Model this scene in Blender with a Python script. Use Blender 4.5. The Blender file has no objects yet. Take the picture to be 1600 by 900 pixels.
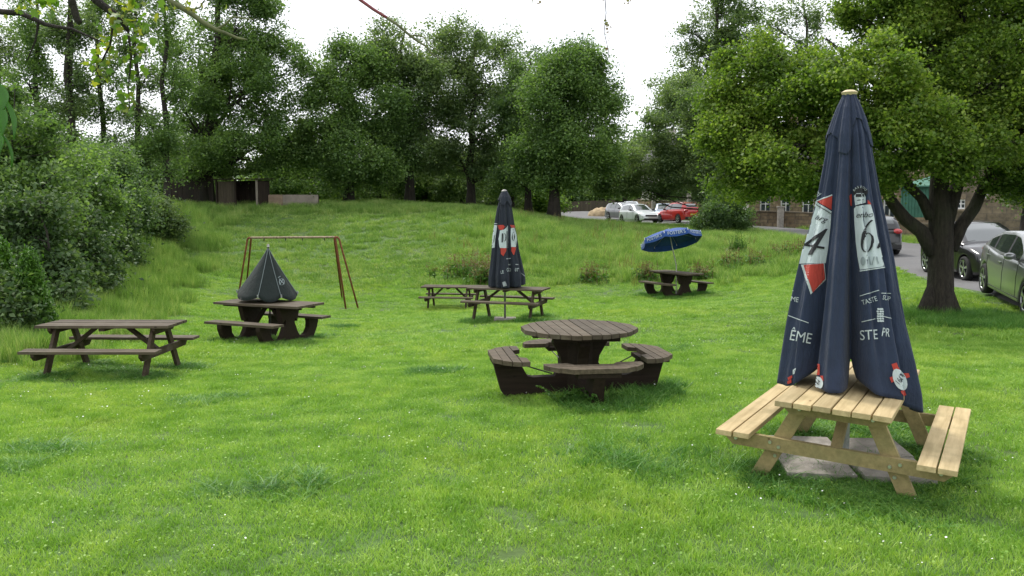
import bpy, bmesh, math, random
import numpy as np
from mathutils import Vector, Matrix, Euler
from mathutils.bvhtree import BVHTree
R = math.radians
SC = bpy.context.scene
COL = SC.collection

# ------------------------------------------------------------------ camera, sky, sun, exposure
CAM_Z = 1.9
F_PX = 1300.0                                   # focal length in pixels of a 1600 px wide picture
PITCH = math.atan(125 / F_PX)
cd = bpy.data.cameras.new('camera'); cam = bpy.data.objects.new('camera', cd); COL.objects.link(cam)
cd.sensor_width = 36; cd.lens = F_PX / 1600 * 36; cd.clip_end = 5000; cd.clip_start = 0.05
cam.location = (0, 0, CAM_Z); cam.rotation_euler = (math.pi / 2 - PITCH, 0, 0)
SC.camera = cam
SUN_EL, SUN_AZ = R(56), R(-28)                  # azimuth from +Y (view direction) towards +X
w = bpy.data.worlds.new('World'); SC.world = w; w.use_nodes = True
nt = w.node_tree; nt.nodes.clear()
out = nt.nodes.new('ShaderNodeOutputWorld'); bg = nt.nodes.new('ShaderNodeBackground')
sky = nt.nodes.new('ShaderNodeTexSky'); sky.sky_type = 'NISHITA'; sky.sun_disc = False
sky.sun_elevation = SUN_EL; sky.sun_rotation = SUN_AZ; sky.dust_density = 3.0; sky.air_density = 1.0
# a closed, bright layer of thin cloud in front of the blue
tc = nt.nodes.new('ShaderNodeTexCoord'); nz = nt.nodes.new('ShaderNodeTexNoise')
nz.inputs['Scale'].default_value = 2.2; nz.inputs['Detail'].default_value = 5
rp = nt.nodes.new('ShaderNodeValToRGB'); rp.color_ramp.elements[0].position = .3; rp.color_ramp.elements[1].position = .7
rp.color_ramp.elements[0].color = (.80, .80, .80, 1); rp.color_ramp.elements[1].color = (.97, .97, .97, 1)
mx = nt.nodes.new('ShaderNodeMix'); mx.data_type = 'RGBA'
mx.inputs['B'].default_value = (9.3, 9.5, 9.9, 1)
nt.links.new(tc.outputs['Generated'], nz.inputs['Vector']); nt.links.new(nz.outputs['Fac'], rp.inputs['Fac'])
nt.links.new(rp.outputs['Color'], mx.inputs['Factor']); nt.links.new(sky.outputs['Color'], mx.inputs['A'])
nt.links.new(mx.outputs['Result'], bg.inputs['Color']); nt.links.new(bg.outputs['Background'], out.inputs['Surface'])
bg.inputs['Strength'].default_value = 0.085
sd = bpy.data.lights.new('sun', 'SUN'); sd.energy = 1.5; sd.angle = R(10); sd.color = (1, .96, .9)
sun = bpy.data.objects.new('sun', sd); COL.objects.link(sun)
sdir = Vector((math.sin(SUN_AZ) * math.cos(SUN_EL), math.cos(SUN_AZ) * math.cos(SUN_EL), math.sin(SUN_EL)))
sun.rotation_euler = sdir.to_track_quat('Z', 'Y').to_euler(); sun.location = (0, 0, 30)
SC.view_settings.view_transform = 'Standard'; SC.view_settings.look = 'None'
SC.view_settings.gamma = 1; SC.view_settings.use_curve_mapping = False
SC.view_settings.exposure = 0.98
SC.cycles.max_bounces = 8; SC.cycles.diffuse_bounces = 6; SC.cycles.glossy_bounces = 3
SC.cycles.transmission_bounces = 4; SC.cycles.transparent_max_bounces = 6
SC.cycles.use_denoising = True
SC.cycles.caustics_reflective = False; SC.cycles.caustics_refractive = False

# ------------------------------------------------------------------ helpers
CP, SP = math.cos(PITCH), math.sin(PITCH)
def ray(px, py):
    a, b = (px - 800) / F_PX, (450 - py) / F_PX
    return Vector((a, CP + b * SP, -SP + b * CP))
def at(px, py, d):
    r = ray(px, py); return Vector((0, 0, CAM_Z)) + r * (d / r.y)
def pz(px, py, d):
    p = at(px, py, d); return (p.x, p.y, p.z)

CTRL = [(2.51, 6.06, 0.0), (0, 2, .06), (-2, 4.5, .03), (4, 4, .03), pz(915, 612, 8.67), (-5.4, 11.35, -.34), (-4.6, 15.6, -.62),
        (0, 19, -.66), (5.17, 26.1, -.86), (-2, 26.5, -1.02), (-6, 25.5, -1.0), (0, 13, -.36), (5, 12, -.14),
        pz(300, 400, 33), pz(300, 360, 39), pz(420, 328, 46), pz(600, 327, 46), pz(700, 330, 46), pz(800, 336, 46), pz(865, 346, 46),
        pz(200, 352, 40), pz(600, 392, 35), pz(850, 400, 33),
        pz(930, 354, 48), pz(1050, 366, 44), pz(1180, 376, 40), pz(1300, 394, 34), pz(1120, 420, 31),
        pz(1420, 424, 26), pz(1600, 476, 17.3), pz(1547, 459, 18.4), pz(1515, 441, 22.6), pz(1690, 505, 15), pz(1468, 494, 15.6), pz(1250, 470, 20),
        pz(1000, 350, 63), pz(1060, 348, 62), pz(900, 341, 80), pz(900, 331, 95), pz(1180, 354, 54), pz(1260, 359, 50), pz(1395, 402, 31), pz(1590, 388, 36), pz(1440, 381, 40), pz(1320, 367, 47), pz(1700, 400, 32), (24, 20, .1),
        (-6.2, 10.7, -.36), (-9.6, 12.5, 0.1), pz(100, 478, 18), pz(210, 430, 26), pz(262, 372, 36), (-18, 30, 1.2), (-14, 18, .7), (-12, 8, .6), (-22, 45, 2.0),
        (-40, 20, 2), (-45, 50, 2), (0, 62, 1.4), (-20, 65, 1.8), (20, 85, 1.2), (0, 100, 1.0), (45, 60, .8), (60, 90, 1.0), (40, 20, .2),
        (50, 0, .2), (0, -20, .3), (-30, -20, 1.0), (30, -20, .2), (-60, 100, 1.5), (60, 130, 1.5), (0, 140, 1.5), (-60, 0, 2)]
CT = np.array(CTRL); n = len(CT)
def _K(d2): return np.where(d2 > 1e-12, .5 * d2 * np.log(np.maximum(d2, 1e-12)), 0)
D2 = ((CT[:, None, :2] - CT[None, :, :2]) ** 2).sum(-1)
A = np.zeros((n + 3, n + 3)); A[:n, :n] = _K(D2) + np.eye(n) * 2.0
A[:n, n] = 1; A[:n, n + 1:] = CT[:, :2]; A[n, :n] = 1; A[n + 1:, :n] = CT[:, :2].T
WT = np.linalg.solve(A, np.concatenate([CT[:, 2], np.zeros(3)]))
def gh(x, y):
    x = np.asarray(x, float); y = np.asarray(y, float); s = x.shape
    xf, yf = x.ravel(), y.ravel()
    xc, yc = np.clip(xf, -60, 60), np.clip(yf, -20, 140)
    o = np.empty(len(xf))
    for i in range(0, len(xf), 40000):
        a, b = xc[i:i + 40000], yc[i:i + 40000]
        d2 = (a[:, None] - CT[None, :, 0]) ** 2 + (b[:, None] - CT[None, :, 1]) ** 2
        o[i:i + 40000] = _K(d2) @ WT[:n] + WT[n] + WT[n + 1] * a + WT[n + 2] * b
    return o.reshape(s)
def g(x, y): return float(gh(np.array([x]), np.array([y]))[0])
def on(px, d):
    """ground point seen in picture column px at distance d"""
    x = (px - 800) / F_PX * d
    for _ in range(4):
        z = g(x, d); f = d * CP - (z - CAM_Z) * SP
        x = (px - 800) / F_PX * f
    return Vector((x, d, g(x, d)))

# ------------------------------------------------------------------ materials
class NT:
    def __init__(s, name):
        s.m = bpy.data.materials.new(name); s.m.use_nodes = True; s.t = s.m.node_tree
        s.b = s.t.nodes['Principled BSDF']
    def n(s, t, **k):
        nd = s.t.nodes.new('ShaderNode' + t)
        for a, b in k.items():
            if a in nd.inputs: nd.inputs[a].default_value = b
            else: setattr(nd, a.lower(), b)
        return nd
    def l(s, a, b): s.t.links.new(a, b)
    def coord(s, kind='Object', scale=(1, 1, 1)):
        tc = s.n('TexCoord'); mp = s.n('Mapping'); mp.inputs['Scale'].default_value = scale
        s.l(tc.outputs[kind], mp.inputs['Vector']); return mp.outputs['Vector']
    def noise(s, vec, scale, detail=4, rough=.6):
        k = s.n('TexNoise'); k.inputs['Scale'].default_value = scale; k.inputs['Detail'].default_value = detail
        k.inputs['Roughness'].default_value = rough
        if vec is not None: s.l(vec, k.inputs['Vector'])
        return k.outputs['Fac']
    def ramp(s, fac, stops):
        r = s.n('ValToRGB'); e = r.color_ramp.elements
        while len(e) < len(stops): e.new(.5)
        for q, (p, c) in zip(e, stops):
            q.position = p; q.color = (*c, 1) if len(c) == 3 else c
        s.l(fac, r.inputs['Fac']); return r.outputs['Color']
    def mix(s, fac, a, b, mode='MIX'):
        m = s.n('Mix'); m.data_type = 'RGBA'; m.blend_type = mode
        for v, k in ((fac, 'Factor'), (a, 'A'), (b, 'B')):
            if isinstance(v, (int, float)): m.inputs[k].default_value = v
            elif isinstance(v, tuple): m.inputs[k].default_value = (*v, 1)
            else: s.l(v, m.inputs[k])
        return m.outputs['Result']
    def bump(s, h, st=.3, dist=.01):
        b = s.n('Bump'); b.inputs['Strength'].default_value = st; b.inputs['Distance'].default_value = dist
        s.l(h, b.inputs['Height']); s.l(b.outputs['Normal'], s.b.inputs['Normal'])
    def set(s, **k):
        for a, v in k.items():
            a = {'col': 'Base Color', 'rough': 'Roughness', 'metal': 'Metallic', 'coat': 'Coat Weight', 'spec': 'Specular IOR Level'}[a]
            if isinstance(v, tuple): s.b.inputs[a].default_value = (*v, 1)
            elif isinstance(v, (int, float)): s.b.inputs[a].default_value = v
            else: s.l(v, s.b.inputs[a])
        return s
def plain(name, col, rough=.6, metal=0, var=.12, scale=8, coat=0, bump=0):
    k = NT(name); v = k.coord()
    f = k.noise(v, scale)
    lo = tuple(c * (1 - var) for c in col); hi = tuple(min(1, c * (1 + var)) for c in col)
    k.set(col=k.ramp(f, [(.3, lo), (.7, hi)]), rough=rough, metal=metal, coat=coat)
    if bump: k.bump(k.noise(v, scale * 6), bump)
    return k.m
def wood(name, lo, hi, knot, grain=(2.2, 26, 26), rough=.7, moss=None, warm=None):
    k = NT(name); tc = k.n('TexCoord'); geo = k.n('NewGeometry')
    # every board (mesh island) shifts its own grain
    add = k.n('VectorMath'); add.operation = 'MULTIPLY_ADD'
    cb = k.n('CombineXYZ')
    for i in range(3): k.l(geo.outputs['Random Per Island'], cb.inputs[i])
    k.l(cb.outputs[0], add.inputs[0]); add.inputs[1].default_value = (37, 19, 11); k.l(tc.outputs['Object'], add.inputs[2])
    mp = k.n('Mapping'); mp.inputs['Scale'].default_value = grain; k.l(add.outputs[0], mp.inputs['Vector'])
    f = k.noise(mp.outputs['Vector'], 1.0, 6, .65)
    c = k.ramp(f, [(.25, lo), (.5, tuple((a + b) / 2 for a, b in zip(lo, hi))), (.75, hi)])
    isl = k.ramp(geo.outputs['Random Per Island'], [(0, (.78, .78, .78)), (1, (1.15, 1.12, 1.08))])
    c = k.mix(1.0, c, isl, 'MULTIPLY')
    kn = k.n('TexVoronoi'); kn.inputs['Scale'].default_value = 2.6
    mp2 = k.n('Mapping'); mp2.inputs['Scale'].default_value = (1, 2.4, 2.4); k.l(add.outputs[0], mp2.inputs['Vector']); k.l(mp2.outputs[0], kn.inputs['Vector'])
    kf = k.ramp(kn.outputs['Distance'], [(.035, (1, 1, 1)), (.07, (0, 0, 0))])
    c = k.mix(kf, c, knot)
    if moss:
        big = k.noise(tc.outputs['Object'], 3.2, 5)
        c = k.mix(k.ramp(big, [(.5, (0, 0, 0)), (.72, (.7, .7, .7))]), c, moss)
    k.set(col=c, rough=rough, spec=.22); k.bump(f, .5, .005); return k.m
M = {}
M['new_wood'] = wood('new_timber', (.34, .26, .13), (.58, .47, .27), (.17, .10, .045), moss=(.27, .22, .11))
M['new_leg'] = wood('new_timber_green', (.20, .165, .075), (.36, .29, .14), (.12, .08, .035), moss=(.16, .16, .07))
M['old_wood'] = wood('weathered_timber', (.028, .019, .011), (.072, .052, .033), (.02, .014, .01), moss=(.12, .10, .08))
M['old_top'] = wood('weathered_table_boards', (.046, .036, .024), (.125, .100, .070), (.02, .014, .01), moss=(.14, .125, .09))
M['plastic_wood'] = wood('dark_brown_board', (.012, .0075, .005), (.030, .020, .013), (.010, .007, .005), rough=.75)
M['steel'] = plain('galvanised_steel', (.36, .37, .38), .45, .85, .2, 30)
M['bolt'] = plain('zinc_bolt', (.55, .55, .53), .35, .9, .1, 40)
M['white'] = plain('white_paint', (.75, .75, .73), .45, 0, .05)
M['slab'] = plain('concrete_slab', (.30, .275, .24), .9, 0, .3, 9, bump=.5)
M['rope'] = plain('dark_iron', (.03, .028, .027), .5, .4)
def fabric(name, col, var=.15, rough=.82, weave=900):
    k = NT(name); v = k.coord('Object')
    f = k.noise(v, 5, 6)
    lo = tuple(c * (1 - var) for c in col); hi = tuple(c * (1 + var * 1.6) for c in col)
    k.set(col=k.ramp(f, [(.3, lo), (.7, hi)]), rough=rough)
    k.b.inputs['Sheen Weight'].default_value = .08; k.b.inputs['Sheen Roughness'].default_value = .5
    k.bump(k.noise(k.coord('Object', (1, 1, .32)), 16, 7, .65), .75, .03); return k.m
M['navy'] = fabric('navy_canvas', (.014, .025, .056))
M['navy_old'] = fabric('faded_navy_canvas', (.011, .016, .028))
M['green_cloth'] = fabric('dark_green_canvas', (.003, .0095, .008))
M['blue_cloth'] = fabric('blue_canvas', (.012, .060, .24))
M['print_white'] = fabric('white_print', (.50, .57, .58), .05)
M['print_red'] = fabric('red_print', (.42, .045, .03), .1)
M['print_black'] = fabric('black_print', (.012, .013, .016), .1)
M['trim'] = fabric('pale_piping', (.30, .33, .34), .1)

# bark
def bark(name, lo, hi, sc=1.0):
    k = NT(name); v = k.coord('Object', (7 * sc, 7 * sc, 1.6 * sc))
    f = k.noise(v, 2.2, 7, .7); big = k.noise(k.coord('Object'), 1.2)
    c = k.mix(k.ramp(big, [(.5, (0, 0, 0)), (.75, (.55, .55, .55))]), k.ramp(f, [(.3, lo), (.68, hi)]), (.06, .075, .035))
    k.set(col=c, rough=.95); k.bump(f, 1.0, .12); return k.m
M['bark'] = bark('bark', (.013, .010, .007), (.058, .047, .034), 1.4)
M['bark_far'] = bark('bark_dark', (.012, .010, .008), (.045, .036, .028), .5)
def leafmat(name, dark, mid, light, trans=.35, scale=.5, rough=.5):
    k = NT(name); geo = k.n('NewGeometry'); oi = k.n('ObjectInfo')
    f = k.noise(geo.outputs['Position'], scale, 3)
    mth = k.n('Math'); mth.operation = 'MULTIPLY_ADD'; k.l(geo.outputs['Random Per Island'], mth.inputs[0]); mth.inputs[1].default_value = .5
    k.l(f, mth.inputs[2])
    c = k.ramp(mth.outputs[0], [(.35, dark), (.75, mid), (1.0, light)])
    k.set(col=c, rough=rough); k.b.inputs['Specular IOR Level'].default_value = .35
    tr = k.n('BsdfTranslucent'); k.l(k.mix(1.0, c, (1.15, 1.25, .55), 'MULTIPLY'), tr.inputs['Color'])
    ms = k.n('MixShader'); ms.inputs['Fac'].default_value = trans
    o = k.t.nodes['Material Output']
    k.l(k.b.outputs[0], ms.inputs[1]); k.l(tr.outputs[0], ms.inputs[2]); k.l(ms.outputs[0], o.inputs['Surface'])
    return k.m
M['leaf_near'] = leafmat('maple_leaves', (.062, .12, .022), (.145, .235, .040), (.30, .39, .08), .5, .7)
M['leaf_oak'] = leafmat('broad_leaves', (.065, .120, .045), (.13, .22, .072), (.23, .34, .11), .5, .35)
M['leaf_ash'] = leafmat('greyish_leaves', (.070, .120, .055), (.14, .21, .090), (.25, .33, .14), .5, .35)
M['leaf_dark'] = leafmat('dark_green_leaves', (.055, .105, .046), (.11, .185, .072), (.19, .28, .11), .5, .35)  # foliage of a slightly deeper green than the broad leaves
M['leaf_bright'] = leafmat('yellow_green_thicket_leaves', (.06, .12, .025), (.12, .21, .04), (.22, .32, .07), .5, .5)  # yellower foliage green for the thicket bushes
M['leaf_bramble'] = leafmat('bramble_leaves', (.034, .070, .026), (.070, .130, .043), (.15, .215, .09), .38, .9, .6)
M['leaf_conifer'] = leafmat('conifer_sprays', (.03, .09, .012), (.07, .17, .018), (.13, .27, .03), .3, 1.2)
M['leaf_hang'] = leafmat('hanging_leaves', (.06, .14, .02), (.13, .23, .03), (.30, .30, .05), .5, 6)
M['leaf_big'] = leafmat('glossy_green_leaves', (.03, .10, .012), (.05, .16, .02), (.10, .22, .04), .4, 6, .3)
M['weed_red'] = leafmat('dry_dock_stalks', (.13, .08, .04), (.22, .15, .07), (.22, .24, .08), .3, 2)
M['weed'] = leafmat('weed_leaves', (.04, .11, .02), (.08, .18, .03), (.15, .26, .06), .4, 2)

# ------------------------------------------------------------------ object helpers
def link(o, parent=None):
    COL.objects.link(o)
    if parent: o.parent = parent
    return o
def tag(o, label=None, cat=None, group=None, kind=None):
    if label: o['label'] = label
    if cat: o['category'] = cat
    if group: o['group'] = group
    if kind: o['kind'] = kind
    return o
def thing(name, label, cat, loc=(0, 0, 0), rz=0, group=None):
    o = bpy.data.objects.new(name, None); COL.objects.link(o); o.empty_display_size = .2
    o.location = loc; o.rotation_euler = (0, 0, rz); return tag(o, label, cat, group)
def obj(name, bm, mat, parent=None, smooth=False, label=None):
    me = bpy.data.meshes.new(name); bmesh.ops.recalc_face_normals(bm, faces=bm.faces[:]); bm.to_mesh(me); bm.free()
    for m_ in (mat if isinstance(mat, (list, tuple)) else [mat]): me.materials.append(m_)
    if smooth: me.polygons.foreach_set('use_smooth', [True] * len(me.polygons))
    o = bpy.data.objects.new(name, me); link(o, parent)
    if label: o['label'] = label
    return o
def raw(name, co, faces, mat, parent=None, smooth=False):
    """fast mesh from numpy arrays; faces (n,k)"""
    me = bpy.data.meshes.new(name); co = np.asarray(co, np.float32); faces = np.asarray(faces, np.int32)
    nf, k = faces.shape
    me.vertices.add(len(co)); me.vertices.foreach_set('co', co.ravel())
    me.loops.add(nf * k); me.loops.foreach_set('vertex_index', faces.ravel())
    me.polygons.add(nf); me.polygons.foreach_set('loop_start', np.arange(0, nf * k, k, dtype=np.int32))
    me.update(calc_edges=True)
    if smooth: me.polygons.foreach_set('use_smooth', np.ones(nf, bool))
    me.materials.append(mat)
    o = bpy.data.objects.new(name, me); link(o, parent); return o
def copy_tree(o, parent=None):
    c = o.copy(); COL.objects.link(c)
    if parent: c.parent = parent
    for ch in list(o.children): copy_tree(ch, c)
    return c
def box(bm, c, s, rot=None, bev=0.0, off=None):
    """box centred at c with full size s; rot an Euler tuple"""
    m = Matrix.Translation(Vector(c)) @ (Euler(rot).to_matrix().to_4x4() if rot else Matrix.Identity(4)) @ Matrix.Diagonal((*s, 1))
    r = bmesh.ops.create_cube(bm, size=1, matrix=m)
    if bev:
        es = list({e for v in r['verts'] for e in v.link_edges})
        bmesh.ops.bevel(bm, geom=es, offset=bev, segments=2, affect='EDGES', profile=.6)
def beam(bm, a, b, wdt, hgt, up=(0, 0, 1), bev=0.004):
    """rectangular bar from a to b"""
    a, b = Vector(a), Vector(b); d = b - a; L = d.length; x = d.normalized()
    y = Vector(up).cross(x)
    if y.length < 1e-4: y = Vector((0, 1, 0)).cross(x)
    y.normalize(); z = x.cross(y)
    m = Matrix((x, y, z)).transposed().to_4x4(); m.translation = (a + b) / 2
    r = bmesh.ops.create_cube(bm, size=1, matrix=m @ Matrix.Diagonal((L, wdt, hgt, 1)))
    if bev:
        es = list({e for v in r['verts'] for e in v.link_edges})
        bmesh.ops.bevel(bm, geom=es, offset=bev, segments=2, affect='EDGES', profile=.6)
def tube(bm, pts, rad, seg=10, cap=True):
    pts = [Vector(p) for p in pts]
    if not hasattr(rad, '__len__'): rad = [rad] * len(pts)
    rings = []; prev = None
    for i, p in enumerate(pts):
        t = (pts[min(i + 1, len(pts) - 1)] - pts[max(i - 1, 0)]).normalized()
        if prev is None:
            u = t.orthogonal().normalized()
        else:
            u = (prev - t * prev.dot(t)); u = u.normalized() if u.length > 1e-5 else t.orthogonal().normalized()
        prev = u; v = t.cross(u)
        rings.append([bm.verts.new(p + (u * math.cos(2 * math.pi * k / seg) + v * math.sin(2 * math.pi * k / seg)) * rad[i]) for k in range(seg)])
    for a, b in zip(rings, rings[1:]):
        for k in range(seg): bm.faces.new((a[k], a[(k + 1) % seg], b[(k + 1) % seg], b[k]))
    if cap:
        bm.faces.new(rings[0][::-1]); bm.faces.new(rings[-1])
def prism(bm, poly, t0, t1, axes='xz'):
    """extrude a 2-D polygon; axes names the plane, thickness runs along the third axis"""
    def P(u, v, t):
        return {'xz': (u, t, v), 'yz': (t, u, v), 'xy': (u, v, t)}[axes]
    a = [bm.verts.new(P(u, v, t0)) for u, v in poly]; b = [bm.verts.new(P(u, v, t1)) for u, v in poly]
    m = len(poly)
    bm.faces.new(a); bm.faces.new(b[::-1])
    for i in range(m): bm.faces.new((a[i], b[i], b[(i + 1) % m], a[(i + 1) % m]))
B = bmesh.new
# ------------------------------------------------------------------ ground
def graded(lo, hi, near0, near1, step, grow=1.16):
    v = list(np.arange(near0, near1 + 1e-6, step)); s = step; x = v[-1]
    while x < hi: s *= grow; x += s; v.append(min(x, hi))
    s = step; x = near0
    while x > lo: s *= grow; x -= s; v.insert(0, max(x, lo))
    return np.array(v)
gx = graded(-1500, 1500, -24, 30, .6); gy = graded(-300, 2500, 0, 75, .6)
GX, GY = np.meshgrid(gx, gy); GZ = gh(GX, GY)
rng = np.random.default_rng(3)
GZ = GZ - np.clip((np.abs(GX) - 60) / 300, 0, 1) * 2
idx = np.arange(GX.size).reshape(GX.shape)
fa = np.stack([idx[:-1, :-1], idx[:-1, 1:], idx[1:, 1:], idx[1:, :-1]], -1).reshape(-1, 4)
k = NT('soil_and_grass'); geo = k.n('NewGeometry')
f1 = k.noise(geo.outputs['Position'], .35, 6); f2 = k.noise(geo.outputs['Position'], 9, 6)
c = k.ramp(f2, [(.3, (.035, .08, .014)), (.7, (.09, .17, .03))])
c = k.mix(k.ramp(f1, [(.45, (0, 0, 0)), (.7, (.5, .5, .5))]), c, (.10, .12, .035))
k.set(col=c, rough=.95); k.bump(f2, .6, .05)
ground = tag(raw('ground', np.stack([GX, GY, GZ], -1).reshape(-1, 3), fa, k.m, smooth=True), kind='structure')

# road: near edge and far edge as rows of points
NE = [(9.0, -18), (9.0, 6), (9.3, 12), (9.9, 16), (10.5, 18.5), (12.0, 25), (13.6, 33), (14.4, 40), (14.0, 47), (12, 54), (9.6, 61), (6, 72), (2, 90)]
FE = [(20.5, -18), (20.5, 6), (21, 12), (21, 20), (20.5, 28), (20, 34), (19.3, 40), (18.9, 46), (17.8, 50), (16.2, 54.5), (16.0, 60), (15.2, 69), (12, 82), (8, 98)]
def resample(P, m):
    P = np.array(P, float); s = np.r_[0, np.cumsum(np.hypot(*np.diff(P, axis=0).T))]
    t = np.linspace(0, s[-1], m); X = np.interp(t, s, P[:, 0]); Y = np.interp(t, s, P[:, 1])
    for _ in range(6): X[1:-1] = (X[:-2] + 2 * X[1:-1] + X[2:]) / 4; Y[1:-1] = (Y[:-2] + 2 * Y[1:-1] + Y[2:]) / 4
    return np.stack([X, Y], 1)
m_ = 150; ne, fe = resample(NE, m_), resample(FE, m_)
tt = np.linspace(0, 1, 25)
RP = ne[:, None] * (1 - tt)[None, :, None] + fe[:, None] * tt[None, :, None]
RZ = gh(RP[..., 0], RP[..., 1]) + .05
RZ[:, 0] -= .12; RZ[:, -1] -= .12
idx = np.arange(m_ * 25).reshape(m_, 25)
fa = np.stack([idx[:-1, :-1], idx[:-1, 1:], idx[1:, 1:], idx[1:, :-1]], -1).reshape(-1, 4)
k = NT('asphalt'); geo = k.n('NewGeometry')
f1 = k.noise(geo.outputs['Position'], .8, 5); f2 = k.noise(geo.outputs['Position'], 60, 4)
c = k.mix(.5, k.ramp(f1, [(.3, (.085, .085, .088)), (.7, (.15, .148, .145))]), k.ramp(f2, [(.3, (.06, .06, .06)), (.7, (.19, .185, .18))]))
k.set(col=c, rough=.8); k.bump(f2, .4, .01)
road = tag(raw('road', np.concatenate([RP, RZ[..., None]], -1).reshape(-1, 3), fa, k.m, smooth=True), kind='structure')
ROADPOLY = np.concatenate([ne, fe[::-1]])
def in_poly(x, y, P):
    x = np.asarray(x); y = np.asarray(y); ins = np.zeros(x.shape, bool); j = len(P) - 1
    for i in range(len(P)):
        xi, yi = P[i]; xj, yj = P[j]
        c_ = ((yi > y) != (yj > y)) & (x < (xj - xi) * (y - yi) / (yj - yi + 1e-12) + xi)
        ins ^= c_; j = i
    return ins
# ------------------------------------------------------------------ grass (geometry nodes on scattered points)
k = NT('grass_blades'); geo = k.n('NewGeometry'); oi = k.n('ObjectInfo')
pos = geo.outputs['Position']
f1 = k.noise(pos, .28, 5); f2 = k.noise(pos, 2.3, 3)
mm = k.n('Math'); mm.operation = 'MULTIPLY_ADD'; k.l(geo.outputs['Random Per Island'], mm.inputs[0]); mm.inputs[1].default_value = .38; k.l(f2, mm.inputs[2])
c = k.ramp(mm.outputs[0], [(.22, (.078, .175, .022)), (.58, (.195, .375, .056)), (1.0, (.42, .58, .15))])
c = k.mix(k.ramp(f1, [(.48, (0, 0, 0)), (.68, (.45, .45, .45))]), c, k.mix(1.0, c, (1.45, 1.12, .95), 'MULTIPLY'))
f3 = k.noise(pos, 1.1, 5)
c = k.mix(k.ramp(f3, [(.62, (0, 0, 0)), (.74, (.35, .35, .35))]), c, (.30, .33, .11))
k.set(col=c, rough=.45); k.b.inputs['Specular IOR Level'].default_value = .3
tr = k.n('BsdfTranslucent'); k.l(k.mix(1.0, c, (1.2, 1.25, .5), 'MULTIPLY'), tr.inputs['Color'])
ms = k.n('MixShader'); ms.inputs['Fac'].default_value = .38
k.l(k.b.outputs[0], ms.inputs[1]); k.l(tr.outputs[0], ms.inputs[2]); k.l(ms.outputs[0], k.t.nodes['Material Output'].inputs['Surface'])
M['blade'] = k.m
M['leafy_blade'] = leafmat('tuft_blades', (.04, .125, .02), (.085, .23, .035), (.20, .36, .08), .35, 1.5)
M['meadow'] = leafmat('meadow_blades', (.085, .175, .034), (.205, .355, .070), (.42, .50, .18), .35, .8)
def blade_patch(name, nb, size, h0, h1, wd, lean, seed, mat, clump=0, clover=0):
    r = np.random.default_rng(seed)
    x = r.uniform(-size / 2, size / 2, nb); y = r.uniform(-size / 2, size / 2, nb)
    if clump:
        cx = r.uniform(-size / 2, size / 2, clump); cy = r.uniform(-size / 2, size / 2, clump); q = r.integers(0, clump, nb)
        x = cx[q] + r.normal(0, size * .07, nb); y = cy[q] + r.normal(0, size * .07, nb)
    h = r.uniform(h0, h1, nb); a = r.uniform(0, 2 * np.pi, nb); ln = r.uniform(.15, lean, nb) * h
    da, db = np.cos(a), np.sin(a); t = r.uniform(0, 2 * np.pi, nb); wx, wy = np.cos(t) * wd, np.sin(t) * wd
    s = r.uniform(.6, 1.3, nb); wx *= s; wy *= s
    P = np.empty((nb, 5, 3))
    for i, (hh, ll, ww) in enumerate([(-.15, 0, 1), (-.15, 0, -1), (.6, .4, -.8), (.6, .4, .8), (1, 1, 0)]):
        P[:, i, 0] = x + da * ln * ll + wx * ww / 2; P[:, i, 1] = y + db * ln * ll + wy * ww / 2; P[:, i, 2] = h * hh
    base = np.arange(nb)[:, None] * 5
    F = np.concatenate([base + np.array([[0, 1, 2]]), base + np.array([[0, 2, 3]]), base + np.array([[3, 2, 4]])])
    P = P.reshape(-1, 3)
    if clover:
        c = np.stack([r.uniform(-size / 2, size / 2, clover), r.uniform(-size / 2, size / 2, clover), r.uniform(h0, h1 * .9, clover)], 1)
        n_ = r.normal(0, .35, (clover, 3)); n_[:, 2] = 1; n_ /= np.linalg.norm(n_, axis=1)[:, None]
        uu = np.cross(n_, [1, 0, 0]); vv = np.cross(n_, uu); rr = r.uniform(.005, .010, clover)[:, None]
        V = np.stack([c + (uu * np.cos(t_) + vv * np.sin(t_)) * rr for t_ in np.arange(5) * 2 * np.pi / 5], 1)
        b_ = len(P) + np.arange(clover)[:, None] * 5
        F = np.concatenate([F, b_ + np.array([[0, 1, 2]]), b_ + np.array([[0, 2, 3]]), b_ + np.array([[0, 3, 4]])]); P = np.concatenate([P, V.reshape(-1, 3)])
    me = bpy.data.meshes.new(name); me.vertices.add(len(P)); me.vertices.foreach_set('co', P.astype(np.float32).ravel())
    me.loops.add(F.size); me.loops.foreach_set('vertex_index', F.astype(np.int32).ravel())
    me.polygons.add(len(F)); me.polygons.foreach_set('loop_start', np.arange(0, F.size, 3, dtype=np.int32))
    me.update(calc_edges=True); me.materials.append(mat)
    return bpy.data.objects.new(name, me)
def daisy_patch(name, seed):
    bm = B(); r = random.Random(seed)
    for i in range(r.randint(1, 4)):
        x, y, z = r.uniform(-.2, .2), r.uniform(-.2, .2), r.uniform(.045, .07)
        bmesh.ops.create_circle(bm, cap_ends=True, segments=7, radius=r.uniform(.0035, .0065), matrix=Matrix.Translation((x, y, z)) @ Euler((r.uniform(-.5, .5), r.uniform(-.5, .5), 0)).to_matrix().to_4x4())
    me = bpy.data.meshes.new(name); bm.to_mesh(me); bm.free(); me.materials.append(M['white']); return bpy.data.objects.new(name, me)
def coll(name, obs):
    c_ = bpy.data.collections.new(name)
    for o in obs: c_.objects.link(o)
    return c_
short = coll('short_blades', [blade_patch('short_%s' % i, 520, .42, .018, .046, .0052, 1.3, i, M['blade'], 0, 14) for i in 'abcd'.encode()])
mid = coll('mid_blades', [blade_patch('mid_%s' % i, 420, .42, .03, .085, .0065, 1.0, i + 9, M['blade'], 14) for i in 'abcd'.encode()])
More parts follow.
